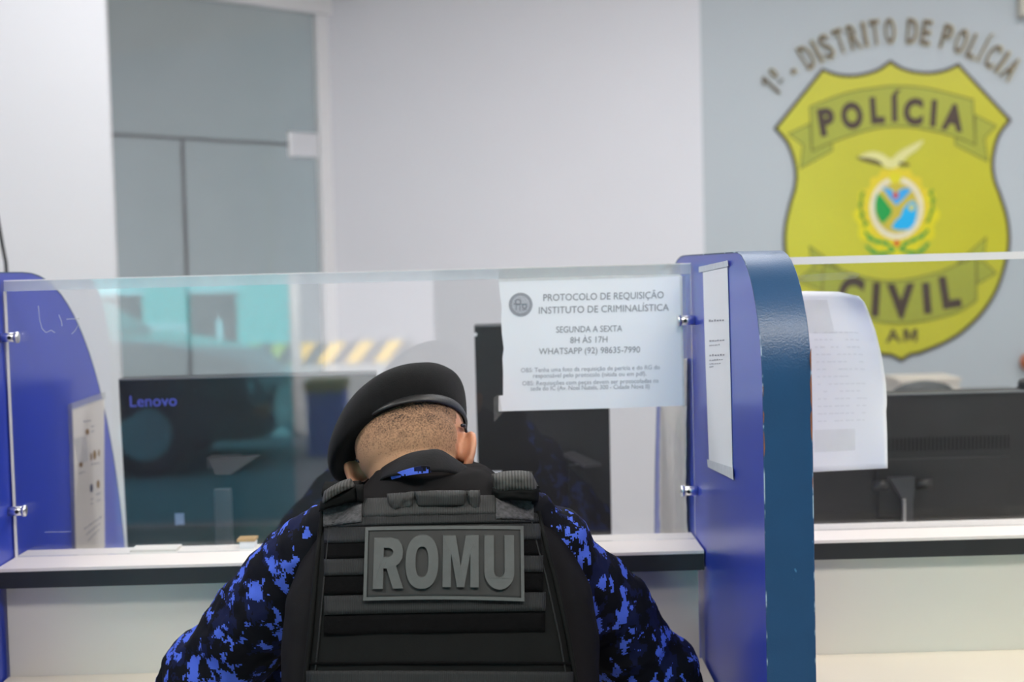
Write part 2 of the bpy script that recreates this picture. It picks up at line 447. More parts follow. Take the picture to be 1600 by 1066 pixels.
obj('door_leaf', dslab(tv + 0.006, tj - 0.004, 0.02, zj - 0.005, 0.01), M['glass_film'], door)
bmj = bmesh.new()
box(bmj, dpt(dlen / 2 - 0.25, zj), (dlen + 0.5, 0.012, 0.012), drot); box(bmj, dpt(tv, zj / 2), (0.014, 0.012, zj), drot)
obj('joint_seal', bmj, M['grey_plastic'], door)
obj('hinge_fitting', dslab(tj - 0.16, tj + 0.0, zj - 0.055, zj + 0.055, 0.035, 0.006), M['metal'], door)
obj('door_frame', dslab(-0.5, dlen + 0.05, zb, zb + 0.12, 0.1, 0.004), M['frame_white'], door)
obj('jamb', dslab(tj, dlen + 0.06, 0, zb, 0.06, 0.003), M['frame_white'], door)
wall_seg('wall_over_door', (dpt(-0.5, 0).x, dpt(-0.5, 0).y), B, zb + 0.12, CEIL, M['wall_white'])
# room behind the door
b0 = at(60, 73, 7.9); b1 = at(640, 20, 6.75)
zc = 1.36 + (433 - 76) * 7.6 / F
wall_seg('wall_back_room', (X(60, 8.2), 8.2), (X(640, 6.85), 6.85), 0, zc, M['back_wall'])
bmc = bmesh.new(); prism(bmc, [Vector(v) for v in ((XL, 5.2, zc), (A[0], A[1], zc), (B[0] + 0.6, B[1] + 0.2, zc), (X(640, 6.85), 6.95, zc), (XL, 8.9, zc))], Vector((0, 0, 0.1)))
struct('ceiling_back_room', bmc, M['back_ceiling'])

# ceiling lamps (out of the frame, they light the room)
for i, (lx, ly, pw, lc) in enumerate(LAMPS):
    t = thing('ceiling_light', 'flat rectangular ceiling light panel ' + ['over the waiting side', 'over the left of the waiting side', 'over the right counter', 'in front of the glass door', 'over the staff desk', 'in front of the badge wall'][i], 'ceiling light', (lx, ly, CEIL), 'ceiling light panels')
    bm = bmesh.new()
    for (cx, cy, sx, sy) in ((0, 0.28, 1.22, 0.06), (0, -0.28, 1.22, 0.06), (0.58, 0, 0.06, 0.5), (-0.58, 0, 0.06, 0.5)): box(bm, (lx + cx, ly + cy, CEIL - 0.015), (sx, sy, 0.03))
    obj('lamp_frame', bm, M['frame_white'], t)
    obj('diffuser', bb(lx - 0.55, lx + 0.55, ly - 0.25, ly + 0.25, CEIL - 0.02, CEIL), mat('lit_diffuser', (0.9, 0.9, 0.9), 0.6, emit=lc, estr=6.0), t)

# ------------------------------------------------------------------ counter, dividers, glass
YG = 2.30                                            # glass plane
XRF = at(1085, 620, YG).x + 0.001                    # left face of the right divider
DT = 0.057
XLF = at(12, 600, YG).x - 0.003                      # right face of the left divider
ZD = 1.372
LEDZ = at(1090, 843, YG).z
YLE = YG - 0.088
YPANEL = 2.245
DESKZ = at(1100, 1028, YPANEL).z
x_end = 1.75                                         # right end of the counter run

def divider_profile():
    pts = []
    yf, yb = 1.695, 2.985
    pts.append((yf, 0.0)); pts.append((yf, ZD - 0.165))
    for k in range(1, 13):
        t = PI / 2 * k / 12
        pts.append((yf + 0.175 * (1 - math.cos(t)), ZD - 0.165 + 0.165 * math.sin(t)))
    y0, z0 = 2.40, 0.60                               # long rear curve
    pts.append((2.30, ZD))
    for k in range(0, 25):
        t = PI / 2 * (1 - k / 24)
        pts.append((y0 + (yb - y0) * math.cos(t) ** 0.92 if k else y0, z0 + (ZD - z0) * math.sin(t)))
    pts.append((yb, 0.0))
    return pts
def make_divider(x0, label):
    t = thing('counter_divider', label, 'divider panel', (x0 + DT / 2, 2.3, 0), 'blue counter dividers')
    P = divider_profile(); eb = 0.0015
    bm = bmesh.new(); prism(bm, [Vector((x0, y, z)) for y, z in P], Vector((DT, 0, 0)))
    obj('panel', bm, M['blue_face'], t)
    bm = bmesh.new()                                  # the edge band wrapped over the rim
    Q = P[::1]
    def off(i, d):
        a = Vector(Q[max(i - 1, 0)]); b = Vector(Q[min(i + 1, len(Q) - 1)]); tg = (b - a).normalized()
        n = Vector((-tg.y, tg.x)); p = Vector(Q[i])
        return p + n * d
    def P_(u, v):
        i = round(v * (len(Q) - 1)); p = off(i, 0.0002)
        return Vector((x0 - 0.0006 + u * (DT + 0.0012), p.x, p.y))
    def T_(u, v):
        i = round(v * (len(Q) - 1)); p = off(i, 0.0018) - off(i, 0.0002)
        return Vector((0, p.x, p.y))
    grid(bm, P_, 2, len(Q) - 1, T_)
    o = obj('edge_band', bm, M['band'], t, True)
    o.data.set_sharp_from_angle(angle=R(40))
    return t
div_r = make_divider(XRF, 'blue divider panel with rounded teal edge right of the seated officer')
div_l = make_divider(XLF - DT, 'blue divider panel at the left end of the counter, seen through the glass')
def wear_highlight_mat():  # chipped pale rim with a thin highlight line painted into the colour
    m = mat('rubbed_highlight_edge', s2l(30, 78, 122), 0.4, var=0.05); nt = m.node_tree; p = nt.nodes['Principled BSDF']
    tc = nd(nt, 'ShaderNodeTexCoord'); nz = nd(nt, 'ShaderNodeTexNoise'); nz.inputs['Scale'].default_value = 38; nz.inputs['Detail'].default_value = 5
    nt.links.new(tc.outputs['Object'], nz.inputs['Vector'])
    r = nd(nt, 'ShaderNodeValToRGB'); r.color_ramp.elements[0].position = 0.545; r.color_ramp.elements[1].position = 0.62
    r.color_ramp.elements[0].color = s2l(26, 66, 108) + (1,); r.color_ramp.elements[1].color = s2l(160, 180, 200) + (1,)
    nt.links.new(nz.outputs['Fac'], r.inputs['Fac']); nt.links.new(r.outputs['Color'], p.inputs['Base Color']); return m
M['rubbed_highlight'] = wear_highlight_mat()
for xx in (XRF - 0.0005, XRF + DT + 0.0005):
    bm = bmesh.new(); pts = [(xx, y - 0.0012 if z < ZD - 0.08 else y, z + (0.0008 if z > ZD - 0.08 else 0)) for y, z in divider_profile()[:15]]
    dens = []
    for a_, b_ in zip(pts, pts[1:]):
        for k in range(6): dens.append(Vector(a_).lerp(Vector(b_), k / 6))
    tube(bm, dens, 0.0009, 6); obj('rubbed_highlight_edge', bm, M['rubbed_highlight'], div_r, True)
# worn spots on the right divider's front rim, bare wood showing
for (ya, yb_, dx, side) in ((585, 640, 0.0018, 1), (640, 690, 0.0023, 1), (545, 580, 0.0012, 1), (640, 660, 0.0009, -1), (672, 712, 0.0011, -1), (600, 618, 0.0007, -1), (745, 765, 0.0008, 1)):
    pt, pb = at(1270, ya, 1.693), at(1270, yb_, 1.693)
    xe = XRF + DT + 0.0008 if side > 0 else XRF - 0.0008
    bm = bmesh.new(); n = 8
    poly = []
    for k in range(n + 1):
        z = lerp(pb.z, pt.z, k / n); w = dx * math.sin(PI * k / n) ** 0.6 * random.uniform(0.7, 1.2) + 0.0001
        poly.append(Vector((xe - side * w, 1.6926, z)))
    poly += [Vector((xe, 1.6926, pt.z)), Vector((xe, 1.6926, pb.z))]
    prism(bm, poly, Vector((0, 0.002, 0)))
    obj('worn_spot', bm, M['wood_chip'], div_r)

# counter bays: white ledge with black front edge, cream front panel, writing shelf
def counter_bay(x0, x1, yf, label, LEDZ=LEDZ):
    t = thing('service_counter', label, 'counter', ((x0 + x1) / 2, 2.25, 0), 'service counter bays')
    obj('ledge_top', bb(x0, x1, yf, YG + 0.062, LEDZ - 0.006, LEDZ, 0.001), M['ledge'], t)
    obj('black_edge', bb(x0, x1, yf + 0.001, YG + 0.06, LEDZ - 0.032, LEDZ - 0.006), M['black_edge'], t)
    obj('front_panel', bb(x0 + 0.004, x1 - 0.006, YPANEL, YPANEL + 0.02, 0.0, LEDZ - 0.032), M['panel'], t)
    sh = obj('writing_shelf', bb(x0 + 0.002, x1 - 0.002, 1.975, YPANEL - 0.0005, DESKZ - 0.025, DESKZ, 0.001), M['desk'], t)
    for xx in (x0 + 0.03, x1 - 0.03):
        obj('shelf_bracket', bb(xx - 0.01, xx + 0.01, 2.02, YPANEL - 0.0005, DESKZ - 0.16, DESKZ - 0.025), M['desk'], sh)
    return t
counter_bay(XLF + 0.002, XRF - 0.002, YLE, 'white counter bay with black ledge edge, in front of the seated officer')
counter_bay(XRF + DT + 0.002, x_end, YG - 0.075, 'white counter bay with black ledge edge, right of the teal-edged divider', LEDZ + 0.0085)

# glass screens
def screen(name, x0, x1, ztop, stripmat, label, sh, LEDZ=LEDZ):
    t = thing(name, label, 'glass screen', ((x0 + x1) / 2, YG, LEDZ), 'counter glass screens')
    obj('pane', bb(x0, x1, YG, YG + 0.008, LEDZ + 0.0005, ztop - sh), M['glass'], t)
    obj('edge_strip', bb(x0, x1, YG - 0.001, YG + 0.009, ztop - sh, ztop - 0.0015), stripmat, t)
    obj('bright_edge', bb(x0, x1, YG - 0.001, YG + 0.009, ztop - 0.0015, ztop), M['strip_white'], t)
    if name: return t
ZT = at(1080, 411, YG).z
scr = screen('glass_screen', XLF + 0.004, XRF - 0.003, ZT, M['strip'], 'clear glass counter screen with the notice taped on, in front of the officer', 0.018)
scr2 = screen('glass_screen', XRF + DT + 0.003, x_end, at(1400, 398, YG).z, M['strip_white'], 'clear glass counter screen right of the divider with a curled sheet', 0.012, LEDZ + 0.0085)
obj('bright_edge', bb(XLF + 0.003, XLF + 0.0045, YG - 0.001, YG + 0.009, LEDZ, ZT - 0.018), M['strip_white'], scr)
def clamp(px, py, side, label):
    p = at(px, py, YG)
    xw = XRF if side > 0 else XLF
    t = thing('glass_clamp', label, 'clamp', (p.x, YG, p.z), 'steel glass clamps')
    bm = bmesh.new(); tube(bm, [(xw, YG - 0.012, p.z), (xw - side * 0.024, YG - 0.012, p.z)], 0.0075, 20)
    obj('clamp_body', bm, M['metal'], t, True)
    bm = bmesh.new(); tube(bm, [(xw - side * 0.0225, YG - 0.012, p.z), (xw - side * 0.0275, YG - 0.012, p.z)], 0.0092, 20)
    obj('clamp_cap', bm, M['metal'], t, True)
    bm = bmesh.new(); tube(bm, [(xw - side * 0.016, YG - 0.023, p.z), (xw - side * 0.016, YG - 0.018, p.z)], 0.003, 10)
    obj('set_screw', bm, M['black_plastic'], t)
clamp(1088, 500, 1, 'upper steel glass clamp on the right blue divider')
clamp(1092, 765, 1, 'lower steel glass clamp on the right blue divider')
clamp(18, 527, -1, 'upper steel glass clamp on the left blue divider')
clamp(24, 797, -1, 'lower steel glass clamp on the left blue divider')

for L in (((60, 478), (62, 500), (66, 514), (72, 520), (80, 516), (86, 520)), ((92, 492), (96, 502), (97, 510)), ((112, 522), (118, 516), (122, 508)), ((104, 499), (124, 498)), ((70, 832), (110, 831))):
    bm = bmesh.new(); tube(bm, [at(x, y, YG - 0.0006) for x, y in cr_pts(L)], 0.00055, 5); obj('glue_mark', bm, M['strip'], scr)

# ------------------------------------------------------------------ papers
def sheet_from_px(bm, top, bottom, Y, thick=0.0006, bulge=0.0, nu=14, nv=14):
    """sheet whose top and bottom borders are lists of photo points, standing at depth Y"""
    def along(L, u):
        k = u * (len(L) - 1); i = min(int(k), len(L) - 2); f = k - i
        return (lerp(L[i][0], L[i + 1][0], f), lerp(L[i][1], L[i + 1][1], f))
    def P(u, v):
        a, b = along(top, u), along(bottom, u)
        return at(lerp(a[0], b[0], v), lerp(a[1], b[1], v), Y + (bulge(u, v) if callable(bulge) else 0))
    grid(bm, P, nu, nv, Vector((0, thick, 0)))

YS = YG - 0.0025
notice = thing('notice_sheet', 'white printed requisition notice taped to the glass left of the divider', 'notice', at(925, 640, YS))
bm = bmesh.new()
poly = [(779, 437), (850, 434), (960, 431), (1062, 429), (1066, 432), (1067, 520), (1069, 600), (1070, 634), (960, 638), (850, 641), (779, 643), (779, 619), (786, 618), (786, 580), (785, 560), (787, 545), (784, 520), (783, 500), (784, 480), (781, 460)]
prism(bm, [at(x, y, YS) for x, y in poly], Vector((0, 0.0008, 0)))
obj('sheet', bm, M['paper'], notice)
def line_text(bm, s, x0, x1, yb0, yb1, cap, Y, offset=0.0):
    """a line of print from (x0, yb0) to (x1, yb1) in photo points, cap height cap"""
    def fn(x, y, z):
        return at(lerp(x0, x1, x) + y * cap * 0.012, lerp(yb0, yb1, x) - y * cap, Y)
    add_text(bm, s, fn, 0.0, offset, 3)
YT = YS - 0.0006
bm = bmesh.new(); line_text(bm, 'PROTOCOLO DE REQUISIÇÃO', 849, 1037, 470.5, 466, 10.5, YT); obj('text_line', bm, M['ink'], notice)
bm = bmesh.new(); line_text(bm, 'INSTITUTO DE CRIMINALÍSTICA', 842, 1045, 490.5, 485.5, 10.5, YT); obj('text_line', bm, M['ink'], notice)
bm = bmesh.new(); line_text(bm, 'SEGUNDA A SEXTA', 869, 972, 520, 518, 9.5, YT); obj('text_line', bm, M['ink'], notice)
bm = bmesh.new(); line_text(bm, '8H ÀS 17H', 891, 949, 536.5, 535, 9.5, YT); obj('text_line', bm, M['ink'], notice)
bm = bmesh.new(); line_text(bm, 'WHATSAPP (92) 98635-7990', 842, 1000, 554, 551, 9.5, YT); obj('text_line', bm, M['ink'], notice)
bm = bmesh.new(); line_text(bm, 'OBS: Tenha uma foto da requisição de perícia e do RG do', 814, 1031, 582, 577, 6.6, YT); obj('text_line', bm, M['ink_light'], notice)
bm = bmesh.new(); line_text(bm, 'responsável pelo protocolo (nítida ou em pdf).', 833, 1010, 590.5, 587, 6.6, YT); obj('text_line', bm, M['ink_light'], notice)
bm = bmesh.new(); line_text(bm, 'OBS: Requisições com peças devem ser protocoladas na', 816, 1029, 602.5, 598, 6.6, YT); obj('text_line', bm, M['ink_light'], notice)
bm = bmesh.new(); line_text(bm, 'sede do IC (Av. Noel Nutels, 300 - Cidade Nova II)', 829, 1015, 610.5, 607, 6.6, YT); obj('text_line', bm, M['ink_light'], notice)
# round seal
bm = bmesh.new(); cx, cy, rr = 813.5, 476, 18.5
def disc(bm, cx, cy, r, Y, r_in=0, seg=32, a0=0, a1=2 * PI, mi=0):
    o_ = [bm.verts.new(at(cx + r * math.cos(lerp(a0, a1, k / seg)), cy + r * math.sin(lerp(a0, a1, k / seg)), Y)) for k in range(seg + 1)]
    if r_in:
        i_ = [bm.verts.new(at(cx + r_in * math.cos(lerp(a0, a1, k / seg)), cy + r_in * math.sin(lerp(a0, a1, k / seg)), Y)) for k in range(seg + 1)]
        for k in range(seg): bm.faces.new((o_[k], o_[k + 1], i_[k + 1], i_[k])).material_index = mi
    else:
        bm.faces.new(o_[:-1]).material_index = mi
disc(bm, cx, cy, rr, YT, 13.6); obj('seal_ring', bm, mat('seal_grey', s2l(158, 160, 168), 0.8, var=0.25, scale=900), notice)
bm = bmesh.new(); disc(bm, cx, cy, 13.4, YT, 0); obj('seal_field', bm, mat('seal_field', s2l(186, 188, 196), 0.8, var=0.3, scale=700), notice)
bm = bmesh.new(); disc(bm, cx - 4, cy - 4, 5.2, YT - 0.0003, 2.8); disc(bm, cx + 6, cy + 3, 4.2, YT - 0.0003, 2.2)
for (a, b) in (((-7, 1), (-7, 9)), ((-1, 1), (-1, 10)), ((-11, -1), (11, -1)), ((2, 8), (10, 8))):
    p, q = at(cx + a[0], cy + a[1], YT - 0.0003), at(cx + b[0], cy + b[1], YT - 0.0003); tube(bm, [p, q], 0.0007, 5)
obj('seal_figure', bm, M['ink'], notice)
bm = bmesh.new(); prism(bm, [at(x, y, YS - 0.0012) for x, y in ((779, 424), (786, 420), (1062, 411), (1064, 431), (930, 436), (779, 440))], Vector((0, 0.0004, 0)))
obj('tape', bm, M['tape'], notice)
for poly in (((1026, 424), (1046, 411), (1052, 417), (1040, 421)), ((1062, 432), (1071, 431), (1074, 634), (1067, 636)), ((771, 622), (780, 616), (785, 646), (772, 660))):
    bm = bmesh.new(); prism(bm, [at(x, y, YS - 0.0012) for x, y in poly], Vector((0, 0.0004, 0))); obj('tape', bm, M['tape'], notice)

# sheet taped to the left face of the right divider
xf = XRF - 0.0016
def face_pt(px, py):
    return ray_plane(px, py, Vector((xf, 0, 0)), Vector((1, 0, 0)))
dn_ = thing('divider_notice', 'narrow-looking white notice taped to the blue face of the right divider', 'notice', face_pt(1125, 730))
bm = bmesh.new(); prism(bm, [face_pt(*p) for p in ((1098, 421), (1136, 413), (1141, 600), (1144, 735), (1108, 722), (1102, 560))], Vector((0.0008, 0, 0)))
obj('sheet', bm, M['paper'], dn_)
for poly in (((1093, 417), (1138, 407), (1139, 416), (1093, 426)), ((1106, 718), (1146, 731), (1147, 750), (1136, 744), (1107, 730))):
    bm = bmesh.new(); prism(bm, [face_pt(*p) - Vector((0.0012, 0, 0)) for p in poly], Vector((0.0003, 0, 0))); obj('tape', bm, M['tape_matte'], dn_)
bm = bmesh.new()
def scrawl(bm, fpt, x0, x1, y0, y1, h, n):
    for k in range(n):
        a = lerp(x0, x1, k / n); b = lerp(x0, x1, (k + random.uniform(0.6, 0.85)) / n)
        ya = lerp(y0, y1, k / n); yb = lerp(y0, y1, (k + 0.7) / n); hh = h * random.uniform(0.6, 1)
        bm.faces.new([bm.verts.new(fpt(*q)) for q in ((a, ya), (b, yb), (b, yb - hh), (a, ya - hh))])
fp2 = lambda x, y: face_pt(x, y) - Vector((0.0006, 0, 0))
for (y, x0, x1, h) in ((503, 1108, 1133, 3.5), (534, 1109, 1133, 2.2), (541, 1109, 1126, 2.2), (557, 1109, 1134, 3.2), (564, 1109, 1131, 2.2), (570, 1109, 1127, 2.2), (575, 1109, 1116, 2.2)):
    scrawl(bm, fp2, x0, x1, y, y - 1.5, h, 6)
obj('print', bm, M['ink_light'], dn_)

# sheet on the left divider behind the glass
xl = XLF + 0.0012
def lface(px, py):
    return ray_plane(px, py, Vector((xl, 0, 0)), Vector((1, 0, 0)))
ln = thing('divider_poster', 'white instruction sheet with small pictures taped to the left blue divider behind the glass', 'notice', lface(135, 860))
bm = bmesh.new(); prism(bm, [lface(*p) for p in ((113, 640), (163, 622), (163, 740), (164, 855), (155, 862), (118, 864), (116, 740))], Vector((-0.0008, 0, 0)))
obj('sheet', bm, M['paper_warm'], ln)
lf2 = lambda x, y: lface(x, y) + Vector((0.0006, 0, 0))
bm = bmesh.new()
for (x0, x1, y0, y1) in ((130, 142, 660, 658), (142, 148, 668, 666), (142, 147, 676, 674), (123, 133, 741, 738), (142, 156, 727, 724), (141, 146, 782, 780), (150, 158, 774, 771), (151, 158, 784, 781), (141, 146, 789, 787)):
    scrawl(bm, lf2, x0, x1, y0, y1, 2, 3)
for k in range(3): scrawl(bm, lf2, 131 + k * 3, 159 - k * 2, 828 + k * 9, 808 + k * 10, 2.4, 7)
obj('print', bm, M['ink'], ln)
bm = bmesh.new()
for (x, y, w, h) in ((136, 675, 6, 10), (126, 726, 6, 9), (142, 714, 3, 13), (147.5, 711, 5, 16), (154, 708, 3, 12), (153, 757, 5, 14)):
    bm.faces.new([bm.verts.new(lf2(x + w / 2 * math.cos(t), y + h / 2 * math.sin(t))) for t in [2 * PI * k / 8 for k in range(8)]])
obj('picture', bm, mat('ochre_print', s2l(150, 118, 62), 0.8, var=0.3, scale=300), ln)
bm = bmesh.new(); bm.faces.new([bm.verts.new(lf2(142.5 + 2.4 * math.cos(t), 763 + 7 * math.sin(t))) for t in [2 * PI * k / 8 for k in range(8)]])
obj('picture', bm, M['ink_dark'], ln)
for poly in (((105, 632), (163, 612), (164, 624), (113, 642), (118, 864), (112, 864)), ((114, 686), (134, 682), (137, 720), (122, 725))):
    bm = bmesh.new(); prism(bm, [lface(*p) + Vector((0.0012, 0, 0)) for p in poly], Vector((0.0003, 0, 0))); obj('tape', bm, M['tape'], ln)

# crumpled plastic covered sheet on the rear half of the right divider
rc = thing('creased_sheet', 'creased white plastic-covered sheet on the right divider behind the glass', 'sheet', face_pt(1060, 830))
bm = bmesh.new()
def crP(u, v):
    p = face_pt(lerp(1034, 1077, u), lerp(560, 836, v)); q = Vector((p.x, p.y, p.z))
    w = mnoise.noise(Vector((p.y * 14, p.z * 5, 3))) * 0.004 + mnoise.noise(Vector((p.y * 50, p.z * 60, 9))) * 0.0012
    return Vector((xf - 0.004 - w, q.y, q.z))
grid(bm, crP, 40, 60, Vector((0.0008, 0, 0)))
obj('sheet', bm, M['paper_warm'], rc, True)

# curled sheet on the right glass
cs = thing('curled_sheet', 'curled blank-backed white sheet taped to the glass right of the divider', 'notice', at(1300, 735, YG - 0.01))
def curl(u, v):
    return YG - 0.004 - 0.022 * max(0, u - 0.7) ** 2 / 0.09 * (0.5 + 0.5 * math.cos(v * 5)) - 0.012 * max(0, 0.12 - v) / 0.12 * u
def csP(u, v):
    redge = interp([(0, 1342), (0.04, 1352), (0.1, 1358), (0.2, 1368), (0.35, 1378), (0.5, 1384), (0.62, 1386), (0.66, 1384.5), (0.8, 1386), (1, 1387)], v)
    ytop = interp([(0, 460), (0.45, 455), (0.8, 456), (1, 463)], u); ybot = interp([(0, 742), (0.5, 737), (1, 732)], u)
    return at(lerp(1186, redge, u), lerp(ytop, ybot, v), curl(u, v))
bm = bmesh.new(); grid(bm, csP, 30, 30, Vector((0, 0.0006, 0))); obj('sheet', bm, M['paper'], cs, True)
bm = bmesh.new()
for k in range(13):
    y = 520 + k * 11.5
    for q in range(9):
        if random.random() < 0.2: continue
        a = lerp(1276, 1352, q / 9); b = a + random.uniform(4, 7.5)
        u0, u1 = (a - 1186) / 195, (b - 1186) / 195; v = (y - 457) / 280
        o = Vector((0, -0.0006, 0)); bm.faces.new([bm.verts.new(csP(uu, vv) + o) for uu, vv in ((u0, v), (u1, v), (u1, v + 0.006), (u0, v + 0.006))])
obj('print', bm, mat('faint_show_through', s2l(226, 228, 234), 0.8, var=0.01), cs)
for (x0, x1, y0, y1) in ((1262, 1310, 470, 522), (1270, 1332, 672, 706)):
    bm = bmesh.new()
    def tP(u, v):
        a = (lerp(x0, x1, u) - 1186) / 195; b = (lerp(y0, y1, v) - 457) / 280
        return csP(a, b) + Vector((0, -0.001 - 0.0012 * abs(mnoise.noise(Vector((u * 5, v * 5, x0)))), 0))
    grid(bm, tP, 14, 14); obj('tape', bm, M['tape'], cs)
bm = bmesh.new(); prism(bm, [at(x, y, YG - 0.0012) for x, y in ((1240, 431), (1330, 424), (1345, 428), (1336, 436), (1250, 441), (1240, 442))], Vector((0, 0.0006, 0)))
tag(obj('tape_strip', bm, M['tape']), 'strip of old clear tape near the top of the right glass screen', 'tape')

# ------------------------------------------------------------------ badge and lettering on the grey wall
wd = (Vector((Dd[0], Dd[1], 0)) - Vector((Cc[0], Cc[1], 0))).normalized()
wn = Vector((wd.y, -wd.x, 0))
if wn.y > 0: wn = -wn
W0 = Vector((Cc[0], Cc[1], 1.5))
def wp(px, py, off=0.0):
    return ray_plane(px, py, W0 + wn * off, wn)
def wpoly(bm, pts, off, thick=0.001, mi=0):
    q = []
    for a_ in pts:
        if not q or math.hypot(a_[0] - q[-1][0], a_[1] - q[-1][1]) > 1.3: q.append(a_)
    if math.hypot(q[0][0] - q[-1][0], q[0][1] - q[-1][1]) < 1.3: q.pop()
    pts = q
    n0 = len(bm.faces)
    prism(bm, [wp(x, y, off) for x, y in pts], -wn * thick)
def flat(bm, pts, off):
    f = bm.faces.new([bm.verts.new(wp(x, y, off)) for x, y in pts]); return f
def cr(pts, n=6, closed=False):
    """smooth curve through points"""
    out = []; N = len(pts)
    for i in range(N if closed else N - 1):
        p0 = pts[(i - 1) % N] if closed or i > 0 else pts[0]; p1 = pts[i]; p2 = pts[(i + 1) % N]; p3 = pts[(i + 2) % N] if closed or i < N - 2 else pts[-1]
        for k in range(n):
            t = k / n
            out.append(tuple(0.5 * (2 * p1[j] + (p2[j] - p0[j]) * t + (2 * p0[j] - 5 * p1[j] + 4 * p2[j] - p3[j]) * t * t + (3 * p1[j] - p0[j] - 3 * p2[j] + p3[j]) * t ** 3) for j in (0, 1)))
    if not closed: out.append(pts[-1])
    return out
def refl(p):
    ax = Vector((0.0362, 0.99934)); o = Vector((1391, 94)); v = Vector(p) - o
    a = v.dot(ax); n = Vector((ax.y, -ax.x)); return tuple(o + ax * a - n * v.dot(n))
right_top = cr([(1391, 93), (1413, 106), (1445, 112), (1474, 108.5), (1498, 98)], 5)
right_side = cr([(1581, 187.5), (1562, 214), (1553.5, 250), (1556, 279), (1566, 307), (1576, 342), (1579, 377), (1574, 409), (1558, 457), (1529.5, 498), (1491, 530), (1443, 552), (1424, 556)], 5)
half = right_top + right_side + [(1409, 566)]
shield = half + [refl(p) for p in reversed(half[1:-1])]
def inset(pts, d):
    out = []; n = len(pts)
    for i in range(n):
        p0, p1, p2 = Vector(pts[i - 1]), Vector(pts[i]), Vector(pts[(i + 1) % n])
        a = (p1 - p0); b = (p2 - p1)
        if a.length < 1e-6: a = b
        if b.length < 1e-6: b = a
        na = Vector((-a.y, a.x)).normalized(); nb = Vector((-b.y, b.x)).normalized(); m_ = (na + nb)
        if m_.length < 0.3: m_ = na
        m_ = m_.normalized(); k = 1 / max(0.5, m_.dot(na)); out.append(tuple(p1 + m_ * d * k))
    return out
badge = thing('police_badge_sign', 'large yellow police shield sign on the grey-blue wall behind the right counter', 'sign', wp(1400, 330, 0.002))
Mb = {'rim': mat('dark_brown_rim', s2l(62, 46, 40), 0.4, var=0.05),
      'yellow': mat('badge_yellow', s2l(202, 196, 50), 0.3, var=0.06, scale=1.8),
      'ribbon': mat('badge_olive', s2l(172, 174, 58), 0.35, var=0.05, scale=3),
      'line': mat('badge_outline', s2l(112, 112, 34), 0.4, var=0.03),
      'text': mat('badge_text', s2l(74, 54, 44), 0.4, var=0.03),
      'gold': mat('crest_yellow', s2l(226, 214, 20), 0.4, var=0.05),
      'cream': mat('crest_cream', s2l(228, 222, 150), 0.4, var=0.05),
      'white': mat('crest_white', s2l(232, 222, 196), 0.4, var=0.1, scale=60),
      'sky': mat('crest_sky_blue', s2l(60, 170, 235), 0.4, var=0.03),
      'cyan': mat('crest_cyan', s2l(20, 178, 240), 0.4, var=0.03),
      'green': mat('crest_green', s2l(22, 160, 70), 0.4, var=0.03),
      'red': mat('crest_red', s2l(214, 60, 40), 0.4, var=0.03),
      'tan': mat('crest_ochre', s2l(206, 186, 60), 0.4, var=0.03)}
bm = bmesh.new(); wpoly(bm, shield, 0.006, 0.006); obj('shield_rim', bm, Mb['rim'], badge)
bm = bmesh.new(); wpoly(bm, inset(shield, 5.0), 0.0075, 0.0015); obj('shield', bm, Mb['yellow'], badge)
def stroke(bm, pts, w, off, closed=True):
    n = len(pts)
    for i in range(n if closed else n - 1):
        a, b = Vector(pts[i]), Vector(pts[(i + 1) % n]); d = (b - a)
        if d.length < 1e-6: continue
        d.normalize(); nn = Vector((-d.y, d.x)) * w / 2; e = d * w * 0.3
        flat(bm, [tuple(a - e + nn), tuple(b + e + nn), tuple(b + e - nn), tuple(a - e - nn)], off)
def ribbon(main, tails, name):
    bm = bmesh.new(); flat(bm, main, 0.0088); rb = obj(name, bm, Mb['ribbon'], badge)
    for t_ in tails:
        bm = bmesh.new(); flat(bm, t_, 0.0082); obj('ribbon_tail', bm, Mb['ribbon'], rb)
    bm = bmesh.new(); stroke(bm, main, 2.2, 0.0094)
    for t_ in tails: stroke(bm, t_, 2.0, 0.0085)
    obj('outline', bm, Mb['line'], rb)
    return rb
top_arc = cr([(1266, 167), (1317.6, 147), (1366, 137.6), (1403, 134.6), (1452, 139), (1520, 156)], 5)
bot_arc = cr([(1524, 226.6), (1491, 213), (1439.5, 201), (1403, 198), (1366, 201), (1317.6, 215.6), (1269, 236)], 5)
ribbon(top_arc + bot_arc, [[(1266, 193), (1232, 209.5), (1255, 226.6), (1250.5, 263), (1300.5, 235), (1299, 222), (1268, 234)],
                           [(1523.7, 180), (1556.6, 197), (1538, 215.6), (1543, 252), (1493, 226.6), (1492, 214), (1524, 226)]], 'ribbon')
top2 = cr([(1287, 412), (1347.6, 433), (1399, 439), (1459, 428), (1494, 414), (1525, 401)], 5)
bot2 = cr([(1526, 470), (1494, 489), (1443, 502), (1399, 506), (1360, 500), (1316, 486), (1284, 470)], 5)
ribbon(top2 + bot2, [[(1541, 371), (1496, 411), (1525, 403), (1537, 400)], [(1526, 408), (1537.5, 409), (1556.6, 427), (1527, 444)],
                     [(1265, 385), (1312, 420), (1287, 412), (1270, 416)], [(1286, 424), (1268, 420), (1246, 438), (1285, 455)]], 'ribbon')
def place_letter(bm, ch, x0, x1, yb, cap, ang, offset, off, fnp=wp, extrude=0.0, thick=0.0, mi=0):
    xc = (x0 + x1) / 2; w = x1 - x0; ca, sa = math.cos(ang), math.sin(ang)
    def fn(x, y, z):
        lx = (x - 0.5) * w; ly = -y * cap
        return fnp(xc + lx * ca - ly * sa, yb + lx * sa + ly * ca, off + z * thick)
    add_text(bm, ch, fn, extrude, offset, 4, mi)
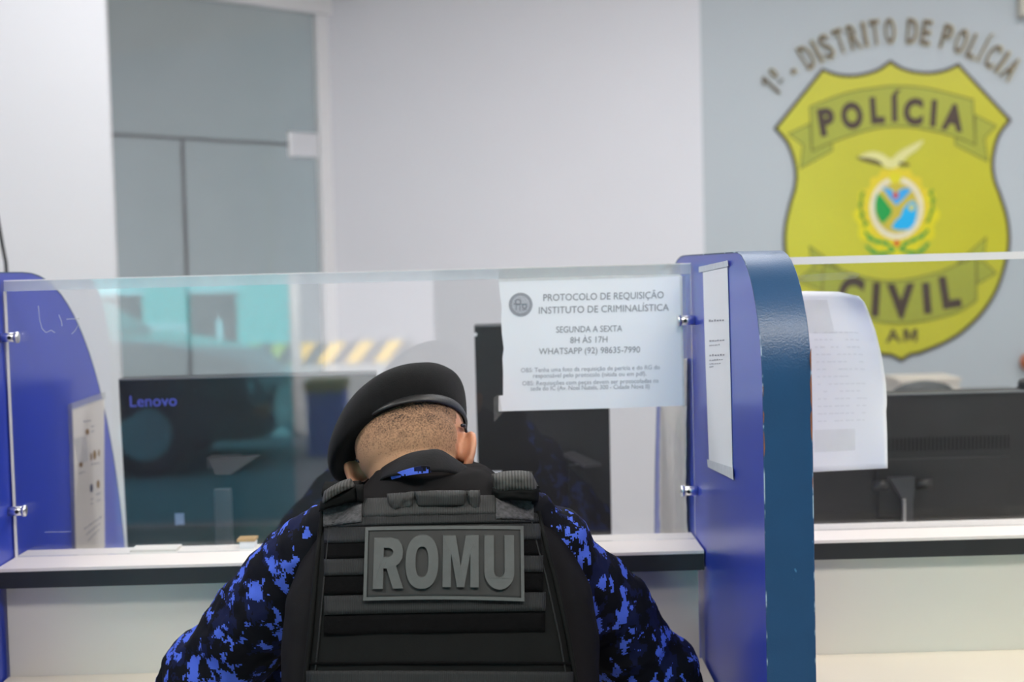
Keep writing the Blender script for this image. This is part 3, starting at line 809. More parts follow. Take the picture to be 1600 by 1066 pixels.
def word(L, offset, off, extra=None):
    bm = bmesh.new()
    for e_ in extra or []: flat(bm, e_, off)
    for a_ in L: place_letter(bm, *a_, offset, off)
    obj('word', bm, Mb['text'], badge)
word((('P', 1282, 1308, 208.5, 37, -0.17), ('O', 1316.5, 1350.5, 198.5, 36, -0.13), ('L', 1361, 1383, 190.5, 36, -0.07), ('I', 1393.5, 1402.5, 187.5, 36, -0.02),
                                   ('C', 1411, 1442, 192.5, 36, 0.03), ('I', 1453, 1462, 195, 36, 0.07), ('A', 1470, 1504, 201.5, 36, 0.14)), 0.062, 0.0100, [[(1394, 149), (1399, 141), (1408, 140), (1401, 149)]])
word((('C', 1306, 1345, 482, 46, 0.16), ('I', 1361, 1373, 491, 46, 0.06), ('V', 1386, 1430, 494, 47, -0.02), ('I', 1443.5, 1456, 487, 42, -0.08), ('L', 1473, 1503, 478, 44, -0.16)), 0.058, 0.0100)
word((('A', 1384, 1408, 535, 20, -0.03), ), 0.02, 0.0085, [[(1411.5 + x_ * 22, 534 - y_ * 20) for x_, y_ in ((0, 0), (0, 1), (.28, 1), (.50, .42), (.72, 1), (1, 1), (1, 0), (.78, 0), (.78, .66), (.59, .1), (.41, .1), (.22, .66), (.22, 0))]])
# eagle
bm = bmesh.new()
flat(bm, cr([(1342, 245), (1360, 237), (1378, 240), (1392, 248), (1404, 238), (1420, 229), (1443, 219), (1434, 233), (1420, 243), (1411, 252), (1400, 262), (1384, 262), (1374, 252), (1358, 247)], 4, True), 0.0098)
eg = obj('eagle', bm, Mb['cream'], badge); msh = mat('eagle_shade_feathers', s2l(104, 92, 40), 0.4)
for poly in ([(1337, 246), (1345, 243), (1368, 247), (1380, 252), (1378, 260), (1362, 256), (1345, 251)], [(1404, 253), (1420, 255), (1421, 260), (1406, 259)]):
    bm = bmesh.new(); flat(bm, poly, 0.0100 if poly[0][0] > 1400 else 0.0092); obj('wing_feathers', bm, msh, eg)
# coat of arms
crest = None
def cpt(x, y): return (1220 + x / 3.134, 240 + y / 3.134)
bm = bmesh.new(); pts = []
for k in range(72):
    t = 2 * PI * k / 72; base_r = 62 + 3.5 * math.cos(12 * t)
    pts.append((1401 + base_r * 0.98 * math.cos(t) * (1.06 if abs(math.sin(t)) < 0.6 else 0.92), 336 + base_r * 1.06 * math.sin(t)))
flat(bm, pts, 0.0086); crest = obj('coat_of_arms', bm, Mb['gold'], badge)
bm = bmesh.new()
for k in range(16):
    t = 2 * PI * k / 16; c_ = (1400 + 44 * math.cos(t), 322 + 52 * math.sin(t))
    flat(bm, [(c_[0] + 11 * math.cos(t + a), c_[1] + 11 * math.sin(t + a)) for a in [2 * PI * q / 5 for q in range(5)]], 0.0088 + 0.00003 * k)
obj('ray_wreath', bm, mat('crest_amber', s2l(230, 206, 40), 0.4), crest)
def ell(cx, cy, rx, ry, n=36): return [(cx + rx * math.cos(2 * PI * k / n), cy + ry * math.sin(2 * PI * k / n)) for k in range(n)]
bm = bmesh.new(); flat(bm, ell(1401, 325, 42, 49), 0.0096); obj('oval_ring', bm, Mb['white'], crest)
bm = bmesh.new(); flat(bm, ell(1401, 325, 34, 40), 0.0100); ov = obj('oval_field', bm, Mb['tan'], crest)
bm = bmesh.new(); flat(bm, [cpt(*p) for p in ((495, 165), (530, 170), (562, 195), (600, 168), (632, 172), (640, 180), (600, 225), (566, 255), (530, 215))], 0.0104); obj('sky_field', bm, Mb['sky'], crest)
bm = bmesh.new(); flat(bm, [cpt(*p) for p in ((474, 192), (500, 215), (545, 275), (540, 300), (500, 345), (478, 320), (464, 285), (462, 240))], 0.0104); obj('land_field', bm, Mb['green'], crest)
bm = bmesh.new(); flat(bm, [cpt(*p) for p in ((650, 228), (668, 262), (666, 300), (655, 345), (630, 372), (580, 375), (540, 365), (560, 330), (585, 310), (600, 270), (620, 245))], 0.0104); obj('water_field', bm, Mb['cyan'], crest)
bm = bmesh.new(); flat(bm, ell(*cpt(562, 205), 4.6, 5), 0.0108); flat(bm, ell(*cpt(568, 440), 4.2, 4.6), 0.0108); obj('red_star', bm, Mb['red'], crest)
bm = bmesh.new(); flat(bm, ell(*cpt(560, 120), 10, 9), 0.0106); flat(bm, ell(*cpt(640, 265), 4, 5), 0.0107); obj('gold_star', bm, Mb['gold'], crest)
bm = bmesh.new()
for L in (((415, 385), (440, 415), (475, 432), (510, 438), (548, 465)), ((420, 455), (455, 482), (500, 490), (548, 472)), ((720, 375), (690, 405), (650, 425), (615, 440), (590, 465)), ((722, 440), (690, 475), (640, 485), (592, 468))):
    stroke(bm, cr([cpt(*p) for p in L], 4), 4.2, 0.0106, False)
    for q in L[1:4]:
        c_ = cpt(*q); flat(bm, [(c_[0] + 5, c_[1] - 1), (c_[0], c_[1] - 4), (c_[0] - 6, c_[1]), (c_[0], c_[1] + 4)], 0.0107)
obj('green_branch', bm, Mb['green'], crest)
bm = bmesh.new()
for L in (((400, 200), (392, 250), (398, 300), (415, 345)), ((735, 190), (745, 230), (740, 280), (722, 325))):
    stroke(bm, cr([cpt(*p) for p in L], 4), 4.0, 0.0106, False)
    for q in L: c_ = cpt(*q); flat(bm, [(c_[0] + 5, c_[1] - 3), (c_[0], c_[1] - 5), (c_[0] - 5, c_[1] + 3), (c_[0], c_[1] + 5)], 0.0107)
obj('laurel', bm, mat('laurel_green', s2l(120, 160, 40), 0.4), crest)
# arched lettering above the badge
lett = thing('wall_lettering', 'arched brown raised lettering over the yellow police shield on the wall', 'lettering', wp(1390, 60, 0.002))
text = '1º - DISTRITO DE POLÍCIA'
adv = {'1': 15, 'º': 13, '-': 12, ' ': 9.0, 'I': 9.5, 'Í': 9.5, 'D': 20, 'S': 19, 'T': 18.5, 'R': 19.5, 'O': 20, 'E': 17.5, 'P': 19, 'L': 16.5, 'C': 19.5, 'A': 20}
tot = sum(adv[c] for c in text)
cen, Rr = Vector((1406.4, 327.8)), 280.3
a0, a1 = R(-138.1), R(-49.4)
pos = 0.0; mF = mat('lettering_brown', s2l(98, 82, 62), 0.4, var=0.05); mE = mat('lettering_edge', s2l(206, 190, 150), 0.4, var=0.05)
for c in text:
    w = adv[c]; t = lerp(a0, a1, (pos + w / 2) / tot); pos += w
    if c == ' ': continue
    mid_p = cen + Vector((math.cos(t), math.sin(t))) * Rr; ang = t + PI / 2
    cap = 37.0; dn2 = Vector((-math.sin(ang), math.cos(ang)))
    base = mid_p + dn2 * cap * 0.5
    gw = w * 0.80 if c not in 'IÍ' else 4.6
    if c == '-': gw = 8
    if c == '1': gw = 8.5
    if c == 'º': gw = 8.5
    bmF, bmS = bmesh.new(), bmesh.new()
    if c == '1':
        for bq, o1, o0 in ((bmF, 0.0132, 0.0130), (bmS, 0.0128, 0.001)):
            wpoly(bq, [tuple(base + Vector((math.cos(ang), math.sin(ang))) * (x_ - 6) - dn2 * (y_ * cap)) for x_, y_ in ((5.5, 0), (5.5, .80), (0, .68), (0, .82), (6.5, 1), (10, 1), (10, 0))], o1, o1 - o0)
        lo_ = obj('letter', bmS, mE, lett); obj('letter_face', bmF, mF, lo_); continue
    if c == 'º': wpoly(bmF, [tuple(base + Vector((math.cos(ang), math.sin(ang))) * x_ - dn2 * y_) for x_, y_ in ((-5, 11), (5, 11), (5, 14), (-5, 14))], 0.0132, 0.002)
    place_letter(bmF, c, base.x - gw / 2, base.x + gw / 2, base.y, cap, ang, 0.012, 0.0132, wp)
    place_letter(bmS, c, base.x - gw / 2 - 0.8 + 0.8, base.x + gw / 2 + 0.8 + 0.8, base.y + 0.6, cap + 1.0, ang, 0.02, 0.007, wp, 0.05, 0.006)
    lo_ = obj('letter', bmS, mE, lett); obj('letter_face', bmF, mF, lo_)

# ------------------------------------------------------------------ staff side: desk, monitors, small things
SD = 0.745
sdx0, sdx1 = XLF + 0.02, XRF - 0.01
def staff_desk(x0, x1, label):
    t = thing('staff_desk', label, 'desk', ((x0 + x1) / 2, 2.9, 0), 'staff desks')
    obj('desk_top', bb(x0, x1, 2.56, 3.2, SD - 0.025, SD, 0.002), M['ledge'], t)
    for (lx, ly) in ((x0 + 0.04, 2.6), (x1 - 0.04, 2.6), (x0 + 0.04, 3.14), (x1 - 0.04, 3.14)):
        obj('leg', bb(lx - 0.02, lx + 0.02, ly - 0.02, ly + 0.02, 0, SD - 0.025), M['grey_plastic'], t)
staff_desk(sdx0, sdx1, 'white staff desk behind the glass in front of the officer')
staff_desk(XRF + DT + 0.01, x_end, 'white staff desk behind the right glass screen')

def monitor(name, c, w, h, th, lean, turn, label, body, logo=None, vents=None, stand='plain'):
    """seen from the back; c = centre of the rear face"""
    t = thing(name, label, 'monitor', (c.x, c.y + 0.05, SD), 'computer monitors')
    rot = Matrix.Rotation(R(turn), 3, 'Z') @ Matrix.Rotation(R(lean), 3, 'X')
    def L(x, y, z): return c + rot @ Vector((x, y, z))
    bm = bmesh.new(); box(bm, L(0, th / 2, 0), (w, th, h), rot, 0.004); hs = obj('housing', bm, body, t)
    bm = bmesh.new(); box(bm, L(0, th + 0.001, 0), (w - 0.02, 0.002, h - 0.02), rot); obj('screen', bm, mat('display_glass', (0.02, 0.02, 0.025), 0.1), t)
    bm = bmesh.new(); box(bm, L(0, 0.002, h / 2 - 0.0015), (w - 0.004, 0.012, 0.003), rot); obj('top_edge', bm, M['grey_plastic'], t)
    if vents:
        (vx0, vx1, vz0, vz1) = vents; bm = bmesh.new(); n = 34
        for k in range(n): box(bm, L(lerp(vx0, vx1, k / (n - 1)), -0.0006, (vz0 + vz1) / 2), ((vx1 - vx0) / n * 0.45, 0.002, vz1 - vz0), rot)
        obj('vent', bm, mat('vent_shadow', (0.004, 0.004, 0.004), 0.9), t)
        bm = bmesh.new(); box(bm, L((vx0 + vx1) / 2, -0.002, vz0 - 0.075), (vx1 - vx0, 0.006, 0.12), rot, 0.002); obj('rear_cover', bm, body, t)
    return t, L, rot

# left monitor with maker's name
YM = 2.78
tl, tr, bl = at(183, 592, YM), at(585, 587, YM), at(196, 862, YM)
w1 = tr.x - tl.x; h1 = tl.z - bl.z + 0.035
c1 = Vector((tl.x + w1 / 2 + 0.004, YM, (tl.z + tr.z) / 2 - h1 / 2 + 0.004))
mon1, L1, rot1 = monitor('monitor', c1, w1, h1, 0.035, 3.0, 0.0, 'black monitor with blue maker name seen from behind at left of the officer', M['black_gloss'])
bm = bmesh.new()
lo = at(205, 635, YM); hi = at(278, 633, YM); cap = (635 - 618) * YM / F
def lfn(x, y, z):
    lx = lerp(lo.x, hi.x, x) - c1.x; lz = lo.z + y * cap - c1.z
    return L1(lx, -0.0012, lz)
add_text(bm, 'Lenovo', lfn, 0.0, 0.006, 4); obj('maker_name', bm, mat('blue_print', s2l(92, 104, 220), 0.4), mon1)
s0 = at(280, 812, YM)
bm = bmesh.new(); box(bm, L1(s0.x - c1.x, -0.001, s0.z - c1.z), (0.018, 0.001, 0.023), rot1); obj('sticker', bm, mat('pale_sticker', s2l(150, 170, 205), 0.6, var=0.3, scale=300), mon1)
p = at(350, 800, YM - 0.05)
bm = bmesh.new(); box(bm, Vector((p.x, YM - 0.055, (SD + 0.95) / 2)), (0.034, 0.014, 0.95 - SD), None, 0.003)
obj('stand_neck', bm, M['dark_grey'], mon1)
bm = bmesh.new(); q0, q1, q2, q3 = at(326, 716, YM - 0.05), at(405, 712, YM - 0.05), at(360, 742, YM - 0.06), at(336, 742, YM - 0.06)
prism(bm, [q0, q1, q2, q3], Vector((0, 0.02, 0))); box(bm, Vector((p.x, YM - 0.02, q0.z - 0.01)), (0.06, 0.06, 0.02)); obj('stand_bracket', bm, M['dark_grey'], mon1)
obj('stand_foot', bb(p.x - 0.12, p.x + 0.12, YM - 0.14, YM + 0.1, SD, SD + 0.012, 0.004), M['dark_grey'], mon1)

# tall dark monitor behind the notice
YM2 = 2.80
tl, br = at(741, 508, YM2), at(957, 838, YM2)
w2 = br.x - tl.x; h2 = tl.z - br.z + 0.03
c2 = Vector((tl.x + w2 / 2, YM2, tl.z - h2 / 2))
mon2, L2, rot2 = monitor('monitor', c2, w2, h2, 0.04, 2.5, 1.5, 'tall black upright monitor seen from behind the notice, right of the officer', M['black_plastic'])
bm = bmesh.new(); box(bm, L2(-w2 / 2 + 0.002, -0.001, h2 / 2 - 0.018), (0.006, 0.002, 0.006), rot2); obj('indicator', bm, M['paper'], mon2)
s1 = at(771, 748, YM2); bm = bmesh.new(); box(bm, L2(s1.x - c2.x, -0.001, s1.z - c2.z), (0.034, 0.001, 0.03), rot2); obj('sticker', bm, M['paper'], mon2)
bm = bmesh.new(); prism(bm, [at(880, 708, YM2 - 0.02), at(895, 704, YM2 - 0.01), at(940, 724, YM2 - 0.05), at(913, 727, YM2 - 0.06)], Vector((0, 0.0, -0.006))); obj('stand_bracket', bm, M['dark_grey'], mon2)
p = at(905, 760, YM2 - 0.04); obj('stand_neck', bb(p.x - 0.02, p.x + 0.02, YM2 - 0.03, YM2 - 0.012, SD, p.z + 0.04), M['black_plastic'], mon2)
obj('stand_foot', bb(p.x - 0.1, p.x + 0.1, YM2 - 0.13, YM2 + 0.1, SD, SD + 0.012, 0.004), M['black_plastic'], mon2)

# right monitor
YM3 = 2.82
tl, tr = at(1236, 617, YM3), at(1668, 610, YM3); zb3 = at(1450, 826, YM3).z
w3 = tr.x - tl.x; h3 = (tl.z + tr.z) / 2 - zb3
c3 = Vector((tl.x + w3 / 2, YM3, zb3 + h3 / 2))
v0, v1 = at(1370, 706, YM3), at(1575, 680, YM3)
mon3, L3, rot3 = monitor('monitor', c3, w3, h3, 0.045, 3.0, 0.0, 'black monitor with vent slots and hinged stand behind the right glass', M['mon_grey'], None, (v0.x - c3.x, v1.x - c3.x, v0.z - c3.z, v1.z - c3.z))
a, b = at(1364, 759, YM3 - 0.02), at(1455, 756, YM3 - 0.02)
bm = bmesh.new(); tube(bm, [(a.x, YM3 - 0.022, a.z), (a.x + 0.03, YM3 - 0.022, a.z)], 0.011, 16); tube(bm, [(b.x - 0.03, YM3 - 0.022, b.z), (b.x, YM3 - 0.022, b.z)], 0.011, 16)
obj('hinge', bm, M['mon_grey'], mon3, True)
bm = bmesh.new(); prism(bm, [at(x, y, YM3 - 0.035) for x, y in ((1389, 747), (1430, 746), (1428, 778), (1417, 783), (1410, 781))], Vector((0, 0.016, 0))); obj('stand_bracket', bm, M['dark_grey'], mon3)
p0_, p1_ = at(1420, 778, YM3 - 0.035), at(1421, 830, YM3 - 0.035)
bm = bmesh.new(); box(bm, Vector((p0_.x, YM3 - 0.03, (p0_.z + SD) / 2)), (0.017, 0.01, p0_.z - SD), None, 0.002); obj('stand_neck', bm, M['dark_grey'], mon3)
bm = bmesh.new(); box(bm, Vector((p0_.x - 0.0095, YM3 - 0.032, (p0_.z + SD) / 2)), (0.005, 0.012, p0_.z - SD - 0.004), None, 0.001); obj('neck_trim', bm, M['metal'], mon3)
obj('stand_foot', bb(p0_.x - 0.11, p0_.x + 0.11, YM3 - 0.15, YM3 + 0.08, SD, SD + 0.012, 0.004), M['mon_grey'], mon3)

# papers lying on the ledge behind the glass
def slip(name, pts, zt, m, label):
    bm = bmesh.new(); prism(bm, [Vector((x, y, zt)) for x, y in pts], Vector((0, 0, 0.004))); return tag(obj(name, bm, m), label, 'paper')
xa, xb = at(228, 856, 2.42).x, at(298, 856, 2.42).x
slip('paper_stack', [(xa, 2.316), (xb, 2.315), (xb, 2.356), (xa, 2.357)], LEDZ, M['paper_warm'], 'white paper lying on the ledge behind the glass below the left monitor')
xa = at(388, 850, 2.335).x
t = thing('note_holder', 'small clear note holder on the ledge behind the glass near the officer\'s left arm', 'note holder', (xa, 2.335, LEDZ))
obj('holder_box', bb(xa - 0.012, xa + 0.012, 2.322, 2.35, LEDZ, LEDZ + 0.012), M['paper'], t)
obj('holder_rim', bb(xa - 0.016, xa + 0.014, 2.32, 2.352, LEDZ + 0.012, LEDZ + 0.016), mat('wood_rim', s2l(178, 140, 84), 0.6), t)

# cable hanging at far left
bm = bmesh.new(); tube(bm, [at(-14, 300, 3.3), at(-4, 340, 3.3), at(4, 385, 3.3), at(9, 410, 3.3), at(12, 450, 3.3), at(14, 520, 3.3), at(15, 700, 3.3), Vector((at(15, 700, 3.3).x, 3.3, 0.01))], 0.0042, 10)
tag(obj('cable', bm, M['black_plastic'], None, True), 'black cable hanging behind the left divider by the white pillar', 'cable')

# things behind the right monitor
cab = thing('storage_cabinet', 'low grey cabinet against the wall behind the right monitor', 'cabinet', (X(1450, 5.0), 5.0, 0))
cx0, cx1 = X(1330, 4.8), X(1640, 4.8); zcab = at(1450, 625, 4.8).z
obj('body', bb(cx0, cx1, 4.75, 5.2, 0.02, zcab), M['grey_plastic'], cab)
obj('door', bb(cx0 + 0.01, (cx0 + cx1) / 2 - 0.003, 4.735, 4.75, 0.04, zcab - 0.02), M['grey_plastic'], cab)
obj('door', bb((cx0 + cx1) / 2 + 0.003, cx1 - 0.01, 4.735, 4.75, 0.04, zcab - 0.02), M['grey_plastic'], cab)
pz = at(1445, 588, 5.05)
bc = thing('storage_box', 'pale cardboard box on the cabinet behind the right monitor', 'box', (pz.x, 5.05, zcab))
x0_, x1_ = X(1392, 5.05), X(1484, 5.05)
obj('carton', bb(x0_, x1_, 4.95, 5.15, zcab, pz.z - 0.008), mat('pale_cardboard', s2l(206, 198, 188), 0.8), bc)
obj('lid', bb(x0_ - 0.004, x1_ + 0.004, 4.946, 5.154, pz.z - 0.012, pz.z), mat('pale_lid', s2l(214, 204, 192), 0.8), bc)
# office chair, rounded top of its back visible
pc = at(1453, 597, 3.9)
chr_ = thing('office_chair', 'dark office chair whose rounded back shows over the right monitor', 'chair', (pc.x, 3.9, 0))
bm = bmesh.new(); hw = 48 * 3.9 / F * 1.0
def chP(u, v):
    a = PI * u; x = pc.x - math.cos(a) * hw * 1.0 * (1 + 0.9 * v); z = pc.z - v * 0.5 - (1 - math.sin(a)) * 0.045 * (1 - v)
    return Vector((x, 3.9 + 0.04 * math.cos(a) ** 2, z))
grid(bm, chP, 24, 10, Vector((0, 0.05, 0))); obj('backrest', bm, mat('chair_fabric', s2l(74, 76, 76), 0.8, var=0.2, scale=14), chr_, True)
obj('seat', bb(pc.x - 0.24, pc.x + 0.24, 3.45, 3.92, 0.44, 0.52, 0.03), M['dark_grey'], chr_)
bm = bmesh.new(); tube(bm, [(pc.x, 3.7, 0.06), (pc.x, 3.7, 0.44)], 0.025, 12); obj('column', bm, M['black_plastic'], chr_)
for k in range(5):
    a = 2 * PI * k / 5; bm = bmesh.new(); tube(bm, [(pc.x, 3.7, 0.08), (pc.x + 0.28 * math.cos(a), 3.7 + 0.28 * math.sin(a), 0.05)], 0.018, 8)
    ellipsoid(bm, (pc.x + 0.28 * math.cos(a), 3.7 + 0.28 * math.sin(a), 0.028), (0.028, 0.028, 0.028), None, 12); obj('leg', bm, M['black_plastic'], chr_)
# web camera at the right border and a brown bag hanging on the wall
pw_ = at(1600, 600, YM3 + 0.02); wc = thing('web_camera', 'small black web camera on top of the right monitor at the picture\'s edge', 'camera', pw_)
bm = bmesh.new(); ellipsoid(bm, pw_, (0.012, 0.014, 0.012)); obj('lens_ball', bm, M['black_plastic'], wc, True)
bm = bmesh.new(); box(bm, pw_ + Vector((0, 0, -0.012)), (0.02, 0.03, 0.012)); obj('clip', bm, M['black_plastic'], wc)
bm = bmesh.new(); pb_ = wp(1606, 566, 0.03); ellipsoid(bm, pb_, (0.032, 0.03, 0.036)); tag(obj('wall_ornament', bm, mat('orange_brown', s2l(176, 96, 60), 0.6), None, True), 'small orange-brown round ornament on the grey wall at the right edge', 'ornament')
pb_ = wp(1604, 8, 0.03); bm = bmesh.new(); box(bm, pb_, (0.06, 0.05, 0.09), None, 0.006); so = obj('wall_sensor', bm, mat('beige_plastic', s2l(206, 200, 188), 0.5)); tag(so, 'beige plastic sensor box high on the grey wall in the upper right corner', 'sensor')

# ------------------------------------------------------------------ the seated officer
TOR = {  # z: cx, cy, a, b, n
    'cx': [(0.5, -0.080), (0.9, -0.090), (1.03, -0.093), (1.12, -0.105)],
    'cy': [(0.5, 1.70), (0.65, 1.745), (0.8, 1.80), (0.93, 1.855), (1.0, 1.882), (1.05, 1.90), (1.09, 1.92), (1.13, 1.94)],
    'a': [(0.5, 0.195), (0.65, 0.195), (0.8, 0.20), (0.9, 0.205), (0.93, 0.201), (0.967, 0.187), (1.0, 0.168), (1.02, 0.152), (1.04, 0.130), (1.055, 0.112), (1.07, 0.095), (1.085, 0.078), (1.10, 0.068), (1.13, 0.060)],
    'b': [(0.5, 0.145), (0.65, 0.135), (0.8, 0.13), (0.93, 0.13), (1.0, 0.120), (1.04, 0.106), (1.07, 0.09), (1.09, 0.08), (1.105, 0.072), (1.13, 0.066)],
    'n': [(0.5, 2.4), (0.8, 3.0), (0.95, 3.3), (1.03, 3.2), (1.08, 2.6), (1.12, 2.1)]}
def tor(z): return tuple(interp(TOR[k], z) for k in ('cx', 'cy', 'a', 'b', 'n'))
def backY(x, z):
    cx, cy, a, b, n = tor(z); q = min(abs((x - cx) / a), 0.97)
    return cy - b * (1 - q ** n) ** (1 / n)
def torso_ring(z, grow=0.0, seg=48, shrink=1.0):
    cx, cy, a, b, n = tor(z); a = a * shrink + grow; b = b * shrink + grow; pts = []
    for k in range(seg):
        t = 2 * PI * k / seg; c, s = math.cos(t), math.sin(t)
        pts.append(Vector((cx + a * math.copysign(abs(c) ** (2 / n), c), cy + b * math.copysign(abs(s) ** (2 / n), s), z)))
    return pts
def vp(px, py, off=0.0):
    """point of the clothed back seen at photo point, lifted off the surface by off"""
    Y = 1.78
    for _ in range(14):
        p = at(px, py, Y); Y = lerp(Y, backY(p.x, p.z) - off, 0.7)
    return at(px, py, Y)

officer = thing('person', 'seated officer in black beret, camouflage sleeves and black vest, head bowed over the counter', 'person', (-0.08, 1.62, 0.0))
HC = Vector((-0.130, 2.0, 1.098))
HM = Matrix.Translation(HC) @ (Matrix.Rotation(R(-3.5), 4, 'Y') @ Matrix.Rotation(R(-50), 4, 'X') @ Matrix.Rotation(R(-8), 4, 'Z'))
def hp(x, y, z): return HM @ Vector((x, y, z))

# arm joints
def J(px, py, Y): return at(px, py, Y)
LS, LM_, LE = J(464, 895, 1.93), J(394, 975, 1.99), J(322, 1052, 2.04)
RS, RM_, RE = J(882, 894, 1.93), J(948, 955, 1.99), J(1027, 1052, 2.04)
LW, RW = Vector((LE.x + 0.20, 2.135, 0.787)), Vector((RE.x - 0.17, 2.14, 0.787))
pxr = lambda px, Y: px * Y / F

def lerp3(a, b, t): return tuple(lerp(x, y, t) for x, y in zip(a, b))
# body: head, neck, trunk, arms, hands and legs in one skin
bm = bmesh.new()
ellipsoid(bm, (0, -0.008, 0.03), (0.0760, 0.097, 0.09), HM, 32)
ellipsoid(bm, (0, -0.035, -0.012), (0.0725, 0.066, 0.062), HM)
ellipsoid(bm, (0, 0.03, -0.035), (0.062, 0.066, 0.075), HM)
ellipsoid(bm, (0, 0.05, -0.085), (0.042, 0.042, 0.036), HM)
capsule(bm, hp(0, 0.084, 0.01), hp(0, 0.1, -0.03), 0.008, 0.013)          # nose
ellipsoid(bm, (0, 0.1, -0.036), (0.017, 0.012, 0.009), HM, 16)
ellipsoid(bm, (0, 0.088, 0.024), (0.045, 0.012, 0.01), HM, 16)            # brow
for s in (-1, 1):
    ellipsoid(bm, (s * 0.031, 0.082, 0.006), (0.013, 0.01, 0.008), HM, 16)  # eyelids
    ellipsoid(bm, (s * 0.04, 0.07, -0.02), (0.02, 0.016, 0.016), HM, 16)    # cheeks
ellipsoid(bm, (0, 0.091, -0.06), (0.024, 0.009, 0.006), HM, 16); ellipsoid(bm, (0, 0.089, -0.07), (0.02, 0.009, 0.006), HM, 16)  # lips
for s in (-1, 1):                                                          # ears
    e1 = Vector((0, 0.12, 1)).normalized(); e2 = Vector((s * math.sin(R(38)), -math.cos(R(38)), 0.0)); nb = Vector((s * math.cos(R(38)), math.sin(R(38)), 0)) * -1
    ec = Vector((s * 0.0715, 0.008, -0.012)) + e2 * 0.0165
    rim = []
    for k in range(22):
        th = lerp(-0.55, 3.7, k / 21); w_ = 0.0165 if math.cos(th) > -0.2 else 0.0165 * (1 - 0.35 * (-0.2 - math.cos(th)) / 0.8)
        rim.append(ec + e1 * 0.0295 * math.cos(th) + e2 * w_ * math.sin(th))
    for q0, q1 in zip(rim, rim[1:]): capsule(bm, hp(*q0), hp(*q1), 0.0050, 0.0050, 10, 3)
    for k in range(0, 22, 2): capsule(bm, hp(*(ec - e2 * 0.008 + nb * 0.001)), hp(*rim[k].lerp(ec, 0.1)), 0.0062, 0.0036, 10, 3)
    ellipsoid(bm, ec - e2 * 0.009 + nb * 0.004 + e1 * 0.001, (0.010, 0.012, 0.019), HM, 16)
    ellipsoid(bm, ec - e1 * 0.029 - e2 * 0.004, (0.0068, 0.0085, 0.0095), HM, 14)
capsule(bm, hp(0, -0.022, -0.04), Vector((-0.105, 1.93, 1.04)), 0.058, 0.064)
loft(bm, [torso_ring(z, 0, 32, 0.86) for z in (0.47, 0.6, 0.75, 0.9, 0.98, 1.02, 1.05, 1.07)])
for (S, m_, E_, W_) in ((LS, LM_, LE, LW), (RS, RM_, RE, RW)):
    capsule(bm, S, m_, 0.047, 0.044); capsule(bm, m_, E_, 0.044, 0.038); capsule(bm, E_, W_, 0.042, 0.027)
def hand(bm, W_, E_, side):
    d = (W_ - E_).normalized(); d.z = 0; d.normalize(); n = Vector((0, 0, 1)); lat = n.cross(d) * side
    pal = W_ + d * 0.05
    for o in (-0.024, -0.008, 0.008, 0.024): capsule(bm, W_ + d * 0.012 + lat * o * 0.7, W_ + d * 0.088 + lat * o, 0.0125, 0.0115, 12, 3)
    for o, L_, c in ((-0.027, 0.052, 0.5), (-0.009, 0.066, 0.45), (0.009, 0.072, 0.4), (0.027, 0.064, 0.35)):
        p = W_ + d * 0.09 + lat * o; a = p + d * L_ * 0.45 + Vector((0, 0, -0.004)); b = a + d * L_ * 0.3 * (1 - c * 0.3) + Vector((0, 0, -0.012 * c * 2)); e = b + d * L_ * 0.18 + Vector((0, 0, -0.010))
        capsule(bm, p, a, 0.0093, 0.0088, 12, 3); capsule(bm, a, b, 0.0088, 0.008, 12, 3); capsule(bm, b, e, 0.008, 0.007, 12, 3)
    p = W_ + d * 0.03 + lat * 0.03; a = p + d * 0.03 + lat * 0.022; b = a + d * 0.03 + lat * 0.004
    capsule(bm, p, a, 0.0125, 0.010, 12, 3); capsule(bm, a, b, 0.010, 0.0085, 12, 3)
hand(bm, LW, LE, -1); hand(bm, RW, RE, 1)
HIPL, HIPR = Vector((-0.17, 1.70, 0.50)), Vector((0.02, 1.70, 0.50))
KNL, KNR = Vector((-0.22, 2.10, 0.49)), Vector((0.07, 2.10, 0.49)); ANL, ANR = Vector((-0.21, 2.02, 0.09)), Vector((0.06, 2.02, 0.09))
for (h_, k_, a_) in ((HIPL, KNL, ANL), (HIPR, KNR, ANR)):
    capsule(bm, h_, k_, 0.075, 0.052); capsule(bm, k_, a_, 0.052, 0.036); capsule(bm, a_, a_ + Vector((0, 0.15, -0.045)), 0.036, 0.03)
body = obj('body', union(bm, 0.0034, 3), M['skin'], officer, True)

